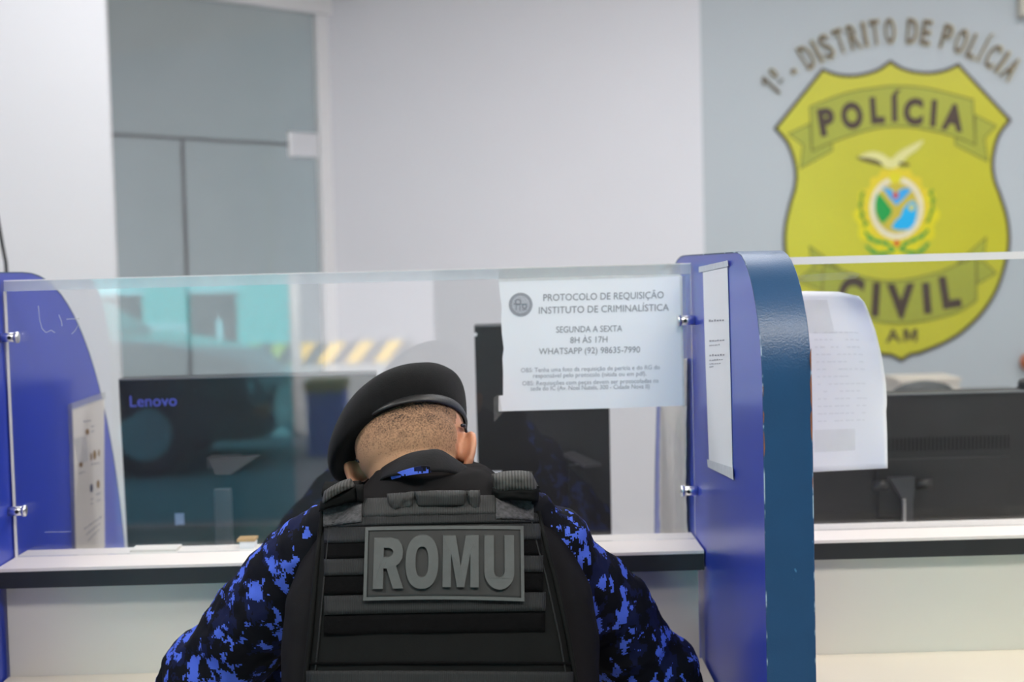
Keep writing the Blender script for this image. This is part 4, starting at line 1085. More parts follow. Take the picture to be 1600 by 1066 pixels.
# short cropped hair: a skin-tight shell with stubble, dark above, faded to the nape
def hair_mat():
    m = bpy.data.materials.new('cropped_hair'); m.use_nodes = True; nt = m.node_tree; p = nt.nodes['Principled BSDF']; p.inputs['Roughness'].default_value = 0.75; p.inputs['Specular IOR Level'].default_value = 0.2
    at_ = nd(nt, 'ShaderNodeAttribute'); at_.attribute_name = 'hair_amount'
    tc = nd(nt, 'ShaderNodeTexCoord'); nz = nd(nt, 'ShaderNodeTexNoise'); nz.inputs['Scale'].default_value = 420; nz.inputs['Detail'].default_value = 2
    nt.links.new(tc.outputs['Object'], nz.inputs['Vector'])
    n2 = nd(nt, 'ShaderNodeTexNoise'); n2.inputs['Scale'].default_value = 60; n2.inputs['Detail'].default_value = 3
    nt.links.new(tc.outputs['Object'], n2.inputs['Vector'])
    s1 = nd(nt, 'ShaderNodeMath', operation='MULTIPLY_ADD'); s1.inputs[1].default_value = 1.7; s1.inputs[2].default_value = -0.85
    nt.links.new(nz.outputs['Fac'], s1.inputs[0])
    s2 = nd(nt, 'ShaderNodeMath', operation='MULTIPLY_ADD'); s2.inputs[1].default_value = 0.8; s2.inputs[2].default_value = -0.4
    nt.links.new(n2.outputs['Fac'], s2.inputs[0])
    a1 = nd(nt, 'ShaderNodeMath', operation='ADD'); nt.links.new(s1.outputs[0], a1.inputs[0]); nt.links.new(s2.outputs[0], a1.inputs[1])
    a2 = nd(nt, 'ShaderNodeMath', operation='ADD', use_clamp=True); nt.links.new(a1.outputs[0], a2.inputs[0]); nt.links.new(at_.outputs['Fac'], a2.inputs[1])
    mx = nd(nt, 'ShaderNodeMix', data_type='RGBA'); mx.inputs['A'].default_value = s2l(176, 136, 106) + (1,); mx.inputs['B'].default_value = s2l(38, 34, 34) + (1,)
    nt.links.new(a2.outputs[0], mx.inputs['Factor']); nt.links.new(mx.outputs['Result'], p.inputs['Base Color'])
    return m
HMi = HM.inverted()
me = body.data
bmh = bmesh.new(); bmh.from_mesh(me); bmh.normal_update()
dl = bmh.verts.layers.float.new('hair_amount'); keep = set()
for v in bmh.verts:
    q = HMi @ v.co
    th = math.atan2(q.y + 0.0, abs(q.x))
    inside = -0.125 < q.z and v.co.z > HC.z - 0.03 and q.y < 0.03 and abs(q.x) < 0.079 and q.length < 0.16 and not (abs(q.x) > 0.068 and -0.036 < q.y < 0.02 and q.z < 0.034) and not (q.y > -0.02 and q.z < 0.0)
    if inside:
        keep.add(v)
    v[dl] = min(0.80, max(-0.30, -0.22 + 12.5 * (v.co.z - HC.z)))
bmesh.ops.delete(bmh, geom=[v for v in bmh.verts if v not in keep], context='VERTS')
for v in bmh.verts: v.co += v.normal * 0.0007
hme = bpy.data.meshes.new('hair'); bmh.to_mesh(hme); bmh.free()
obj('hair', hme, hair_mat(), officer, True)

# beret
def rimpt(t, s=1.0, dz=0.0):
    return Vector((0.0775 * s * math.cos(t), -0.008 + 0.101 * s * math.sin(t), 0.034 + 0.019 * math.cos(t) + 0.036 * math.sin(t) + dz))
prof = [(0.985, -0.004), (0.99, 0.004), (1.05, 0.010), (1.10, 0.022), (1.12, 0.034), (1.11, 0.048), (1.07, 0.063), (0.96, 0.079), (0.79, 0.090), (0.56, 0.097), (0.3, 0.101), (0.1, 0.102)]
flopz = [0, 0.6, 0.95, 1.0, 0.95, 0.7, 0.35, 0.1, 0, 0, 0, 0]
flopx = [0, 0.6, 0.95, 1.0, 1.0, 0.85, 0.6, 0.3, 0.1, 0, 0, 0]
rings = []
for i, (s, dz) in enumerate(prof):
    rg = []
    for k in range(56):
        t = 2 * PI * k / 56; c_ = math.cos(t); sr_ = s if c_ < 0 else lerp(s, min(s, 1.0), c_ * 0.8)
        p = rimpt(t, 1.0, dz); p.x *= sr_; p.y = -0.008 + (p.y + 0.008) * s
        w = max(0.0, -math.cos(t + 0.25)) ** 0.9
        p.x -= 0.034 * w * flopx[i]; p.z -= 0.052 * w * flopz[i]; p.y -= 0.004 * w * flopx[i]
        p.z += 0.0025 * mnoise.noise(Vector((p.x * 26, p.y * 26, i * 0.4))) * (1 if i > 1 else 0)
        rg.append(HM @ p)
    rings.append(rg)
bm = bmesh.new(); loft(bm, rings, True)
bo = obj('beret', bm, M['felt'], officer, True)
ms = bo.modifiers.new('s', 'SUBSURF'); ms.levels = 1; ms.render_levels = 2
bm = bmesh.new(); rg = []
for k in range(64):
    t = 2 * PI * k / 64; c_ = rimpt(t, 1.0); n = Vector((math.cos(t), math.sin(t), 0)); hgt = 0.0012 + 0.0075 * max(0, math.cos(t + 0.55))
    rg.append([HM @ (c_ + n * (0.0022 * math.cos(a) + 0.0005) + Vector((0, 0, 0.001 + hgt * math.sin(a)))) for a in [2 * PI * q / 10 for q in range(10)]])
vs = [[bm.verts.new(p) for p in r_] for r_ in rg]
for i in range(64):
    for k in range(10): bm.faces.new((vs[i][k], vs[i][(k + 1) % 10], vs[(i + 1) % 64][(k + 1) % 10], vs[(i + 1) % 64][k]))
obj('leather_band', bm, M['leather'], bo, True)

# spectacles: temples over the ears and the front frame
gl = None
bm = bmesh.new()
for s in (-1, 1):
    tube(bm, [hp(s * 0.0785, -0.030, 0.012), hp(s * 0.0795, -0.018, 0.022), hp(s * 0.0785, -0.005, 0.027), hp(s * 0.077, 0.04, 0.024), hp(s * 0.07, 0.098, 0.018)], [0.0026, 0.0026, 0.0022, 0.0018, 0.0018], 8)
gl = obj('spectacles', bm, mat('black_temple_plastic', s2l(24, 26, 40), 0.3), officer, True)
for s in (-1, 1):
    bm = bmesh.new(); pts = [hp(s * 0.034 + 0.026 * math.cos(t), 0.108, 0.006 + 0.019 * math.sin(t)) for t in [2 * PI * k / 20 for k in range(21)]]
    tube(bm, pts, 0.0016, 6, False); obj('lens_rim', bm, M['black_plastic'], gl, True)
    bm = bmesh.new(); bm.faces.new([bm.verts.new(p) for p in pts[:-1]]); obj('lens', bm, M['glass'], gl)
bm = bmesh.new(); tube(bm, [hp(-0.009, 0.108, 0.01), hp(0, 0.110, 0.013), hp(0.009, 0.108, 0.01)], 0.0016, 6); obj('bridge', bm, M['black_plastic'], gl, True)

from mathutils.bvhtree import BVHTree
dgx = bpy.context.evaluated_depsgraph_get(); bvh = BVHTree.FromPolygons([v.co.copy() for v in body.data.vertices], [tuple(q.vertices) for q in body.data.polygons])
def on_skin(px, py, off):
    d = (at(px, py, 2.0) - CAMLOC).normalized(); h = bvh.ray_cast(CAMLOC, d)[0]
    return (h if h is not None else at(px, py, 1.97)) - d * off
bm = bmesh.new(); tube(bm, [on_skin(546, 713, 0.003), on_skin(551, 714, 0.003), on_skin(556, 717, 0.003), on_skin(561, 720.5, 0.0028)], [0.0022, 0.0026, 0.0028, 0.0026], 8)
obj('temple_tip', bm, M['black_plastic'], gl, True)
# shirt trunk
def wrinkle(me, amp, sc, seed, stretch=(1, 1, 1)):
    ns = [v.normal.copy() for v in me.vertices]
    for v, n in zip(me.vertices, ns):
        q = Vector((v.co.x * stretch[0], v.co.y * stretch[1], v.co.z * stretch[2])) * sc + Vector((seed, seed, 0))
        f = mnoise.noise(q); f = (1 - abs(f) * 2) * 0.6 + mnoise.noise(q * 2.3) * 0.5
        v.co += n * amp * f
bm = bmesh.new()
loft(bm, [torso_ring(z, 0, 56) for z in (0.5, 0.6, 0.7, 0.8, 0.88, 0.94, 0.98, 1.01, 1.035, 1.055, 1.068, 1.078, 1.086, 1.092)])
me = union(bm, 0.0045, 6); wrinkle(me, 0.003, 16, 3, (1, 1, 0.6))
obj('shirt', me, M['shirt'], officer, True)
# camouflage sleeves
def sleeve(chain, W_, seed):
    bm = bmesh.new()
    for (p, r), (q, s) in zip(chain, chain[1:]): capsule(bm, p, q, r, s, 24)
    E_, re = chain[-1]
    capsule(bm, E_, lerp(E_, W_, 0.5), re * 0.98, 0.052, 24); capsule(bm, lerp(E_, W_, 0.5), lerp(E_, W_, 0.95), 0.052, 0.037, 24)
    me = union(bm, 0.004, 5); wrinkle(me, 0.0055, 13, seed, (1, 1, 1.3)); wrinkle(me, 0.002, 34, seed + 4)
    return me
sl = obj('sleeve', sleeve([(J(508, 824, 1.86), pxr(34, 1.86)), (J(486, 858, 1.89), pxr(56, 1.89)), (LS, pxr(68, 1.95)), (LM_, pxr(70, 2.0)), (J(352, 1036, 2.03), pxr(70, 2.03)), (LE, pxr(68, 2.04))], LW, 11), M['camo'], officer, True)
sr = obj('sleeve', sleeve([(J(836, 807, 1.86), pxr(34, 1.86)), (J(862, 846, 1.89), pxr(58, 1.89)), (RS, pxr(68, 1.95)), (RM_, pxr(70, 2.0)), (J(990, 1026, 2.03), pxr(68, 2.03)), (RE, pxr(66, 2.04))], RW, 27), M['camo'], officer, True)
for (S_, pts, par) in ((-1, ((300, 990), (262, 1030), (250, 1062)), sl), (1, ((1040, 985), (1078, 1022), (1092, 1060)), sr)):
    bm = bmesh.new(); P3 = [at(x - S_ * 9, y + 8, 2.03) for x, y in pts]
    for a_, b_ in zip(P3, P3[1:]): capsule(bm, a_, b_, 0.016, 0.015, 14)
    me = union(bm, 0.004, 3); wrinkle(me, 0.003, 40, 5); obj('sleeve_pocket', me, M['camo'], par, True)

# collar
topc = cr([(588, 744), (596, 732), (617, 719), (640, 708.5), (664, 704), (686, 703), (706, 714), (730, 731), (746, 747)], 4)
botc = cr([(572, 772), (580, 762), (600, 748), (630, 742), (660, 739), (690, 738), (712, 741), (732, 747), (748, 756)], 4)
def coll(py_list, dep, y_end, grow):
    n = len(py_list); out = []
    for i, (x, y) in enumerate(py_list):
        u = i / (n - 1); out.append(at(x, y, y_end - dep * math.sin(PI * u) ** 0.8 - grow))
    return out
def collar_strip(name, T, Bt, dep_t, dep_b, m, grow=0.0, par=officer, nv=5):
    A_ = coll(T, dep_t, 1.945, grow); B_ = coll(Bt, dep_b, 1.935, grow); n = len(A_)
    bm = bmesh.new()
    def P(u, v):
        k = u * (n - 1); i = min(int(round(k)), n - 1); p = A_[i].lerp(B_[i], v)
        p.y -= 0.005 * math.sin(PI * v) + 0.0016 * mnoise.noise(Vector((u * 9, v * 3, 2)))
        return p
    grid(bm, P, n - 1, nv, Vector((0, 0.005, 0))); return obj(name, bm, m, par, True)
co = collar_strip('collar', topc, botc, 0.092, 0.112, M['collar'])
tA = cr([(576, 764), (592, 752), (612, 742), (632, 735), (652, 729.5), (662, 728), (672, 729)], 4)
tB = cr([(583, 757), (596, 757), (614, 749), (634, 744), (652, 741), (662, 740), (673, 739)], 4)
bm = bmesh.new()
def cs_P(u, v):
    k = int(round(u * (len(tA) - 1))); x, y = lerp(tA[k][0], tB[k][0], v), lerp(tA[k][1], tB[k][1], v)
    uu = (x - 572) / 176; return at(x, y, 1.937 - 0.108 * math.sin(PI * max(0, uu)) ** 0.8 - 0.0125)
grid(bm, cs_P, len(tA) - 1, 2, Vector((0, 0.003, 0)))
lab = obj('collar_lining', bm, M['camo_bright'], co)
bm = bmesh.new()                                         # front of the collar
def cf(u, v):
    a_ = topc[0] if v < 0.5 else botc[0]; b_ = topc[-1] if v < 0.5 else botc[-1]
    p0, p1 = at(*a_, 1.955), at(*b_, 1.955); p = p0.lerp(p1, u); p.y += 0.075 * math.sin(PI * u); p.z -= 0.02 * math.sin(PI * u); return p
grid(bm, cf, 16, 1, Vector((0, 0.004, 0))); obj('collar_front', bm, M['collar'], co, True)

# vest
vest = obj('vest', (lambda b_: (loft(b_, [torso_ring(z, g, 56) for z, g in ((0.60, 0.004), (0.605, 0.010), (0.7, 0.012), (0.76, 0.012), (0.785, 0.009), (0.79, 0.002))]), b_)[1])(bmesh.new()), M['fabric_black'], officer, True)
Led = [(786, 506), (800, 500), (830, 496), (900, 489), (1000, 480), (1090, 470)]
Red = [(776, 838), (800, 845), (830, 852), (870, 862), (900, 871), (1000, 893), (1090, 908)]
def vestP(u, v, off=0.016):
    y = lerp(0, 1, v); py = lerp(lerp(790, 780, u), 1088, v); px = lerp(interp(Led, py), interp(Red, py), u)
    ed = min(u, 1 - u); o = off - 0.010 * max(0, (0.05 - ed) / 0.05) ** 2 - 0.012 * max(0, (0.03 - v) / 0.03) ** 2
    return vp(px, py, o + 0.0012 * mnoise.noise(Vector((u * 5, v * 6, 1))))
bm = bmesh.new(); grid(bm, vestP, 44, 36, Vector((0, 0.014, 0))); obj('back_panel', bm, M['fabric_black'], vest, True)
def conform(name, x0, x1, y0, y1, off, th, m, par, nu=30, nv=4, slant=0.0, smooth=True, rag=0.0):
    """band following the back, photo box x0..x1, y0..y1"""
    bm = bmesh.new()
    def P(u, v):
        e = rag * mnoise.noise(Vector((u * 7, v * 2, x0)))
        return vp(lerp(x0, x1, u), lerp(y0, y1, v) + slant * (u - 0.5) + 3.0 * math.sin(PI * u) * -0.3, off + e)
    grid(bm, P, nu, nv, Vector((0, th, 0))); return obj(name, bm, m, par, smooth)
pass
for k, (y0, y1) in enumerate(((822, 846), (872, 897), (929, 958))): conform('webbing_strip', 506, 845 + k * 4, y0, y1, 0.0195, 0.003, M['webbing'], vest, 40, 4, -6, True, 0.0012)
conform('webbing_strip', 507, 842, 806, 820, 0.0185, 0.003, M['webbing'], vest, 40, 3, -8, True, 0.001)
for k, (y0, y1) in enumerate(((847, 870), (899, 927), (961, 990))): conform('loop_strip', 506, 846 + k * 3, y0, y1, 0.0178, 0.003, M['velcro'], vest, 40, 4, -6, True, 0.0012)
conform('webbing_strip', 478, 896, 1050, 1074, 0.0195, 0.003, M['webbing'], vest, 40, 4, 2, True, 0.0012)
conform('panel_seam', 484, 892, 1035, 1039, 0.0185, 0.002, M['velcro'], vest, 40, 1, 0)
# edge binding of the panel
for tab, sgn in ((Led, 1), (Red, -1)):
    bm = bmesh.new(); pts = [vp(interp(tab, y) + sgn * 4, y, 0.015) for y in range(800, 1086, 8)]
    tube(bm, pts, 0.0034, 8); obj('binding', bm, M['fabric_black'], vest, True)
    bm = bmesh.new(); pts = [vp(interp(tab, y) + sgn * 18, y, 0.0172) for y in range(812, 1086, 8)]
    tube(bm, pts, 0.0011, 6); obj('stitch_line', bm, M['webbing'], vest, True)
# patch
cTL, cTR, cBR, cBL = (571, 824), (818, 822), (819.5, 939.5), (567.5, 938.5)
def patchP(u, v, off):
    a_ = lerp(cTL[0], cTR[0], u), lerp(cTL[1], cTR[1], u) - 1.2 * math.sin(PI * u); b_ = lerp(cBL[0], cBR[0], u), lerp(cBL[1], cBR[1], u) - 2.5 * math.sin(PI * u)
    q = vp(lerp(a_[0], b_[0], v), lerp(a_[1], b_[1], v), 0.024)
    q2 = vp(lerp(a_[0], b_[0], 0.5), lerp(a_[1], b_[1], 0.5), 0.024)
    return q + Vector((0, -(off), 0))
bm = bmesh.new(); grid(bm, lambda u, v: patchP(u, v, 0.0), 24, 12, Vector((0, 0.004, 0))); pat = obj('name_patch', bm, M['rubber'], vest, True)
for (u0, u1, v0, v1) in ((0, 1, 0, 0.043), (0, 1, 0.957, 1), (0, 0.02, 0.043, 0.957), (0.98, 1, 0.043, 0.957)):
    bm = bmesh.new(); grid(bm, lambda u, v: patchP(lerp(u0, u1, u), lerp(v0, v1, v), 0.0018), 24 if u1 - u0 > .5 else 2, 2 if u1 - u0 > .5 else 12, Vector((0, 0.003, 0)))
    obj('patch_border', bm, M['rubber_light'], pat)
def lets(ch, x0, x1, y0, y1):
    bm = bmesh.new()
    def fn(x, y, z):
        px = lerp(x0, x1, x); py = lerp(y1, y0, y)
        u = (px - cBL[0]) / (cBR[0] - cBL[0]); v = (py - 823) / 116.0
        return patchP(u, v, 0.0024 + 0.0024 * z)
    # heavy block letters drawn as outlines in a unit box
    OUT = {'R': [[(0, 0), (0, 1), (.55, 1), (.80, .96), (.93, .86), (.97, .72), (.95, .60), (.86, .50), (.74, .445), (1, 0), (.66, 0), (.44, .40), (.33, .40), (.33, 0)], [(.33, .62), (.50, .62), (.61, .66), (.65, .72), (.61, .78), (.50, .81), (.33, .81)]],
           'M': [[(0, 0), (0, 1), (.36, 1), (.50, .40), (.64, 1), (1, 1), (1, 0), (.77, 0), (.77, .66), (.60, 0), (.40, 0), (.23, .66), (.23, 0)]]}
    if ch == 'O':
        OUT['O'] = [[(.5 + .5 * math.copysign(abs(math.cos(t)) ** .85, math.cos(t)), .5 + .52 * math.copysign(abs(math.sin(t)) ** .85, math.sin(t))) for t in [2 * PI * k / 40 for k in range(40)]],
                    [(.5 + .20 * math.copysign(abs(math.cos(t)) ** .8, math.cos(t)), .5 + .30 * math.copysign(abs(math.sin(t)) ** .8, math.sin(t))) for t in [2 * PI * k / 40 for k in range(40)]]]
    if ch == 'U':
        o_ = [(0, 1), (0, .32)] + [(.5 - .5 * math.cos(t), .32 - .34 * math.sin(t)) for t in [PI * k / 16 for k in range(1, 16)]] + [(1, .32), (1, 1), (.68, 1), (.68, .34)]
        o_ += [(.5 + .18 * math.cos(t), .34 - .14 * math.sin(t)) for t in [PI * k / 10 for k in range(1, 10)]] + [(.32, .34), (.32, 1)]
        OUT['U'] = [o_]
    cd = bpy.data.curves.new('l', 'CURVE'); cd.dimensions = '2D'; cd.fill_mode = 'BOTH'; cd.extrude = 0.05
    for loop in OUT[ch]:
        sp = cd.splines.new('POLY'); sp.points.add(len(loop) - 1); sp.use_cyclic_u = True
        for q, (x, y) in zip(sp.points, loop): q.co = (x, y, 0, 1)
    o = bpy.data.objects.new('l', cd); COL.objects.link(o); dg = bpy.context.evaluated_depsgraph_get(); dg.update()
    me = bpy.data.meshes.new_from_object(o.evaluated_get(dg)); bpy.data.objects.remove(o); bpy.data.curves.remove(cd)
    nv = [bm.verts.new(fn(v.co.x, v.co.y, v.co.z / 0.05)) for v in me.vertices]
    for f in me.polygons:
        try: bm.faces.new([nv[i] for i in f.vertices])
        except ValueError: pass
    bpy.data.meshes.remove(me)
    obj('letter', bm, M['rubber_light'], pat)
lets('R', 582.5, 630, 840, 920); lets('O', 633, 684.5, 838, 919.5); lets('M', 691.5, 748, 837.5, 918.5); lets('U', 757, 804, 837.5, 919.5)

# shoulder pads, straps and drag handle
def pillow(name, quad, Y, th, m, par, nu=16, nv=10, droop=0.0, noise_a=0.0, pw=4):
    """padded shape: quad = TL, TR, BR, BL in photo points"""
    (x0, y0), (x1, y1), (x2, y2), (x3, y3) = quad; bm = bmesh.new()
    def sh(u, v): return (max(0, 1 - abs(2 * u - 1) ** pw) ** 0.5) * (max(0, 1 - abs(2 * v - 1) ** pw) ** 0.5)
    def base(u, v):
        x = lerp(lerp(x0, x1, u), lerp(x3, x2, u), v); y = lerp(lerp(y0, y1, u), lerp(y3, y2, u), v) - droop * math.sin(PI * u)
        return x, y
    def P(u, v):
        x, y = base(u, v); p = at(x, y, Y); p.y -= th * sh(u, v) + noise_a * mnoise.noise(Vector((u * 4, v * 4, x0))); return p
    def T(u, v): return Vector((0, 2 * th * sh(u, v) + 0.001, 0))
    grid(bm, P, nu, nv, T); return obj(name, bm, m, par, True)
st = pillow('strap_pad', ((506, 768), (548, 748), (556, 760), (502, 790)), 1.835, 0.022, M['pad_rib'], vest, 18, 10, 3, 0.002)
pillow('pad_flap', ((500, 784), (556, 758), (565, 782), (498, 800)), 1.835, 0.016, M['fabric_black'], st, 16, 8, 2, 0.003)
pillow('pad_loop', ((556, 758), (568, 757), (568, 788), (558, 784)), 1.825, 0.009, M['fabric_black'], st, 8, 8)
conform('hook_panel', 505, 565, 789, 820, 0.0215, 0.004, M['velcro_grey'], st, 14, 6, -8, True, 0.001)
st = pillow('strap_pad', ((768, 741), (830, 737), (845, 768), (772, 772)), 1.84, 0.026, M['pad_rib'], vest, 18, 10, 3, 0.002)
pillow('pad_flap', ((768, 762), (843, 760), (841, 785), (772, 782)), 1.832, 0.018, M['fabric_black'], st, 16, 8, 2, 0.003)
conform('hook_panel', 775, 834, 780, 812, 0.0215, 0.004, M['velcro_grey'], st, 14, 6, 3, True, 0.001)
for sx, sy, x in ((530, 770, -1), (806, 755, 1)):              # straps running over the shoulders to the front
    p = at(sx, sy, 1.85); bm = bmesh.new()
    def sp(u, v): return Vector((p.x + (u - 0.5) * 0.046, p.y + 0.16 * v, p.z - 0.005 - 0.10 * v * v + 0.02 * math.sin(PI * v)))
    grid(bm, sp, 4, 12, Vector((0, 0, 0.006))); obj('shoulder_strap', bm, M['fabric_black'], vest, True)
hd = conform('drag_handle', 566, 776, 777, 806, 0.0185, 0.003, M['webbing_light'], vest, 30, 4, -5, True, 0.002)
pillow('handle_grip', ((648, 768), (730, 767), (728, 791), (650, 793)), 1.80, 0.012, M['webbing_light'], hd, 18, 8, 1, 0.001, 6)
pillow('handle_fold', ((604, 772), (650, 768), (648, 796), (610, 806)), 1.805, 0.013, M['webbing_light'], hd, 14, 8, 0, 0.006)
pillow('handle_fold', ((729, 767), (750, 766), (752, 808), (735, 800)), 1.805, 0.012, M['webbing_light'], hd, 10, 8, 0, 0.004)

# trousers, boots, stool (below the frame)
bm = bmesh.new()
for (h_, k_, a_) in ((HIPL, KNL, ANL), (HIPR, KNR, ANR)):
    capsule(bm, h_, k_, 0.09, 0.066); capsule(bm, k_, a_ + Vector((0, 0, 0.06)), 0.066, 0.055)
ellipsoid(bm, (-0.075, 1.68, 0.54), (0.19, 0.15, 0.10))
obj('trousers', union(bm, 0.008, 4), M['trouser'], officer, True)
for a_ in (ANL, ANR):
    bm = bmesh.new(); capsule(bm, a_ + Vector((0, 0, 0.09)), a_ + Vector((0, 0, -0.03)), 0.055, 0.05); capsule(bm, a_ + Vector((0, 0.0, -0.045)), a_ + Vector((0, 0.16, -0.05)), 0.045, 0.04)
    obj('boot', union(bm, 0.006, 3), M['leather'], officer, True)
stool = thing('stool', 'low black stool under the seated officer', 'stool', (-0.075, 1.66, 0))
bm = bmesh.new(); tube(bm, [(-0.075, 1.66, 0.37), (-0.075, 1.66, 0.415)], [0.19, 0.185], 32); obj('seat', bm, M['black_plastic'], stool)
for k in range(4):
    a_ = PI / 4 + PI / 2 * k; bm = bmesh.new(); tube(bm, [(-0.075 + 0.14 * math.cos(a_), 1.66 + 0.14 * math.sin(a_), 0.37), (-0.075 + 0.2 * math.cos(a_), 1.66 + 0.2 * math.sin(a_), 0.0)], 0.013, 10); obj('leg', bm, M['metal'], stool)
# ------------------------------------------------------------------ the street seen through the entrance (mirrored in the glass screens)
def mx_(px, s): return (px - 781) / F * (4.6 + s)          # plan position of something mirrored at photo column px, s metres before the lens
def mz_(py, s): return 1.36 - (py - 420) / F * (4.6 + s)
struct('ground', bb(-30, 20, -40, YF - 0.1, -0.12, -0.04), mat('grey_paving', s2l(176, 174, 176), 0.8, var=0.08, scale=1.2))
en = thing('window_1', 'tinted glass street entrance pane in a white frame', 'window', (-1.8, YF - 0.08, 0)); en['kind'] = 'structure'
xm0, xm1 = mx_(450, 3.08), mx_(468, 3.08)
obj('tinted_pane', bb(OX0 + 0.04, xm0, YF - 0.085, YF - 0.075, 0.02, OH - 0.04), M['glass_tint'], en)
obj('frame', bb(OX0, OX0 + 0.04, YF - 0.11, YF - 0.05, 0, OH), M['frame_white'], en)
obj('frame_head', bb(OX0, OX1, YF - 0.11, YF - 0.05, OH - 0.04, OH), M['frame_white'], en)
Mt = mat('teal_wall_paint', s2l(86, 196, 190), 0.6, var=0.05, scale=0.4)
Mp = mat('pale_render', s2l(132, 130, 138), 0.7, var=0.03, scale=0.4)
ys = -21.0
bld = thing('building', 'teal painted building across the street', 'building', (-7, ys, 0))
xt0, xt1 = -16.0, mx_(455, 21)
obj('wall', bb(xt0, xt1, ys - 0.3, ys, -0.05, 6), Mt, bld)
for (a_, b_) in ((-14, -11.6), (-8.8, -7.9), (-7.2, -6.45), (-5.6, -4.75)):
    w_ = obj('window', bb(a_, b_, ys - 0.02, ys + 0.03, 0.1, 1.05), M['black_gloss'], bld); obj('window_frame', bb(a_ - 0.06, b_ + 0.06, ys - 0.03, ys + 0.06, 1.05, 1.14), M['frame_white'], w_)
bld2 = thing('building', 'pale rendered wall across the street', 'building', (2, ys, 0))
obj('wall', bb(xt1, 14, ys - 0.4, ys, -0.05, 7), Mp, bld2)
# striped kerb
def stripe_mat():
    m = bpy.data.materials.new('yellow_black_stripes'); m.use_nodes = True; nt = m.node_tree; p = nt.nodes['Principled BSDF']; p.inputs['Roughness'].default_value = 0.7
    tc = nd(nt, 'ShaderNodeTexCoord'); sx = nd(nt, 'ShaderNodeSeparateXYZ'); nt.links.new(tc.outputs['Object'], sx.inputs[0])
    a_ = nd(nt, 'ShaderNodeMath', operation='MULTIPLY_ADD'); a_.inputs[1].default_value = -0.8; nt.links.new(sx.outputs['Z'], a_.inputs[0]); nt.links.new(sx.outputs['X'], a_.inputs[2])
    b_ = nd(nt, 'ShaderNodeMath', operation='MULTIPLY'); b_.inputs[1].default_value = 2.3; nt.links.new(a_.outputs[0], b_.inputs[0])
    f_ = nd(nt, 'ShaderNodeMath', operation='FRACT'); nt.links.new(b_.outputs[0], f_.inputs[0])
    g_ = nd(nt, 'ShaderNodeMath', operation='GREATER_THAN'); g_.inputs[1].default_value = 0.5; nt.links.new(f_.outputs[0], g_.inputs[0])
    mx2 = nd(nt, 'ShaderNodeMix', data_type='RGBA'); mx2.inputs['A'].default_value = s2l(60, 58, 62) + (1,); mx2.inputs['B'].default_value = s2l(228, 190, 60) + (1,)
    nt.links.new(g_.outputs[0], mx2.inputs['Factor']); nt.links.new(mx2.outputs['Result'], p.inputs['Base Color']); return m
tag(obj('kerb', bb(-5.2, mx_(640, 17), -17.2, -17.0, mz_(562, 17), mz_(530, 17)), stripe_mat()), 'yellow and black striped kerb across the street', 'kerb')
tag(obj('kerb', bb(-12, -5.2, -17.2, -17.0, -0.05, mz_(545, 17)), mat('orange_kerb', s2l(190, 130, 70), 0.8)), 'orange-brown kerb behind the dark car', 'kerb')
# white posts in the sun
def post(px, s, w, h, label):
    x = mx_(px, s); bm = bmesh.new(); tube(bm, [(x, -s, -0.05), (x, -s, h)], w / 2, 12); tag(obj('street_post', bm, M['frame_white'], None, True), label, 'post')
post(458, 7.6, 0.10, 3.4, 'white post standing in the sun before the entrance')
post(340, 13.0, 0.07, mz_(490, 13), 'thin grey post by the dark car')
# planter bench
pl = thing('planter', 'low blue concrete planter with an olive top by the entrance', 'planter', (mx_(495, 6), -6.2, 0))
obj('planter_body', bb(mx_(466, 6), mx_(524, 6), -6.6, -6.2, -0.05, mz_(610, 6)), mat('blue_concrete', s2l(92, 124, 220), 0.7), pl)
obj('planter_rim', bb(mx_(464, 6), mx_(526, 6), -6.63, -6.17, mz_(610, 6), mz_(594, 6)), mat('olive_rim', s2l(168, 160, 92), 0.7), pl)
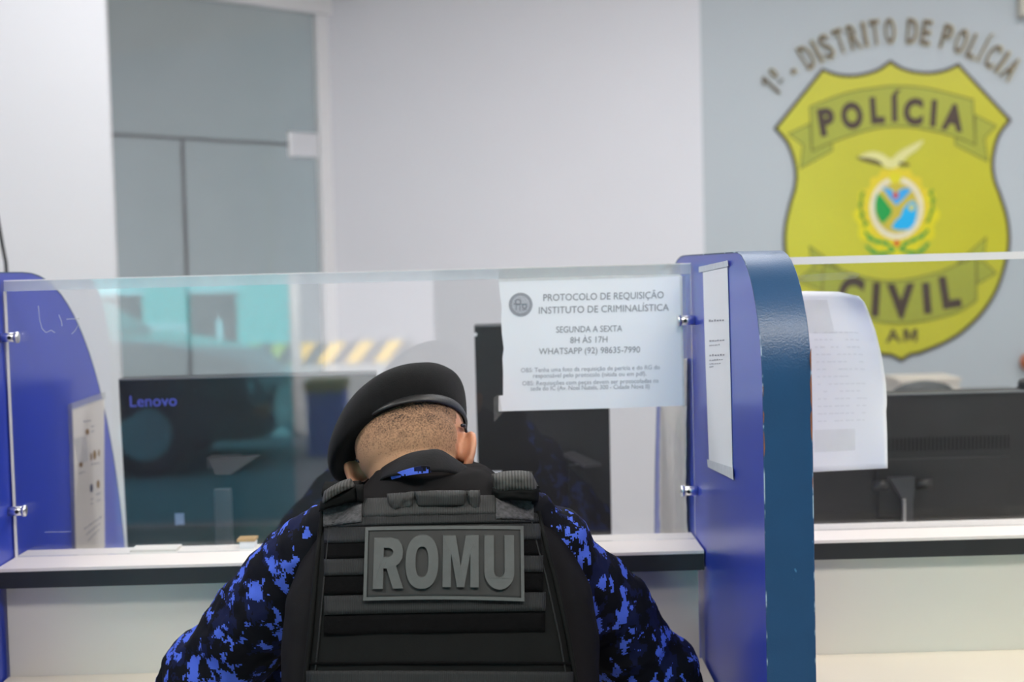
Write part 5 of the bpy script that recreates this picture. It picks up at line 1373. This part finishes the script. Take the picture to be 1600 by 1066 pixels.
# parked car
car = thing('car', 'dark parked car on the street before the teal building', 'car', (-3.9, -6.1, 0))
def carsec(x, zt, zb, hw): return [Vector((x, -6.1 + hw * c, z)) for c, z in ((-1, zb), (1, zb), (1.02, (zt + zb) / 2), (0.93, zt - 0.03), (0.8, zt), (-0.8, zt), (-0.93, zt - 0.03), (-1.02, (zt + zb) / 2))]
bm = bmesh.new(); loft(bm, [carsec(x, zt, 0.2, hw) for x, zt, hw in ((-6.1, 0.75, 0.7), (-5.95, 0.95, 0.82), (-5.1, 0.98, 0.85), (-3.1, 0.96, 0.86), (-2.4, 0.88, 0.84), (-1.85, 0.76, 0.78), (-1.7, 0.55, 0.7))])
cb = obj('car_body', bm, mat('black_car_paint', s2l(22, 26, 30), 0.15, coat=0.5), car, True)
bm = bmesh.new()
def cabsec(x0, x1, y): return None
loft(bm, [[Vector((x, -6.1 + hw * s_, z)) for x, s_ in ((xa_, -1), (xb_, -1), (xb_, 1), (xa_, 1))] for xa_, xb_, hw, z in ((-5.7, -2.8, 0.78, 0.93), (-5.2, -3.5, 0.62, 1.4), (-5.0, -3.8, 0.55, 1.44))])
obj('cabin', bm, mat('dark_car_glass', (0.02, 0.03, 0.035), 0.08), car)
for (wx, sg) in ((-5.3, -1), (-5.3, 1), (-2.5, -1), (-2.5, 1)):
    bm = bmesh.new(); tube(bm, [(wx, -6.1 + sg * 0.62, 0.27), (wx, -6.1 + sg * 0.84, 0.27)], 0.31, 24); w_ = obj('wheel', bm, M['black_plastic'], car)
    bm = bmesh.new(); tube(bm, [(wx, -6.1 + sg * 0.845, 0.27), (wx, -6.1 + sg * 0.855, 0.27)], 0.19, 18); obj('rim', bm, M['metal'], w_)
obj('headlight', bb(-2.0, -1.76, -5.6, -5.38, 0.5, 0.62, 0.02), mat('clear_lamp', (0.85, 0.85, 0.85), 0.2), car)
obj('turn_lamp', bb(-1.85, -1.65, -5.55, -5.36, 0.36, 0.44, 0.02), mat('orange_lamp', s2l(230, 110, 50), 0.3), car)
# bright roadside rail
bm = bmesh.new(); tube(bm, [(-7.9, -15, mz_(497, 15)), (mx_(291, 15), -15, mz_(499, 15))], 0.04, 10)
rl = thing('rail', 'white horizontal rail behind the dark car', 'rail', (-6, -15, 0)); obj('bar', bm, M['frame_white'], rl, True)
for x in (-7.7, mx_(288, 15)):
    bm = bmesh.new(); tube(bm, [(x, -15, -0.05), (x, -15, mz_(498, 15))], 0.025, 8); obj('upright', bm, M['frame_white'], rl)
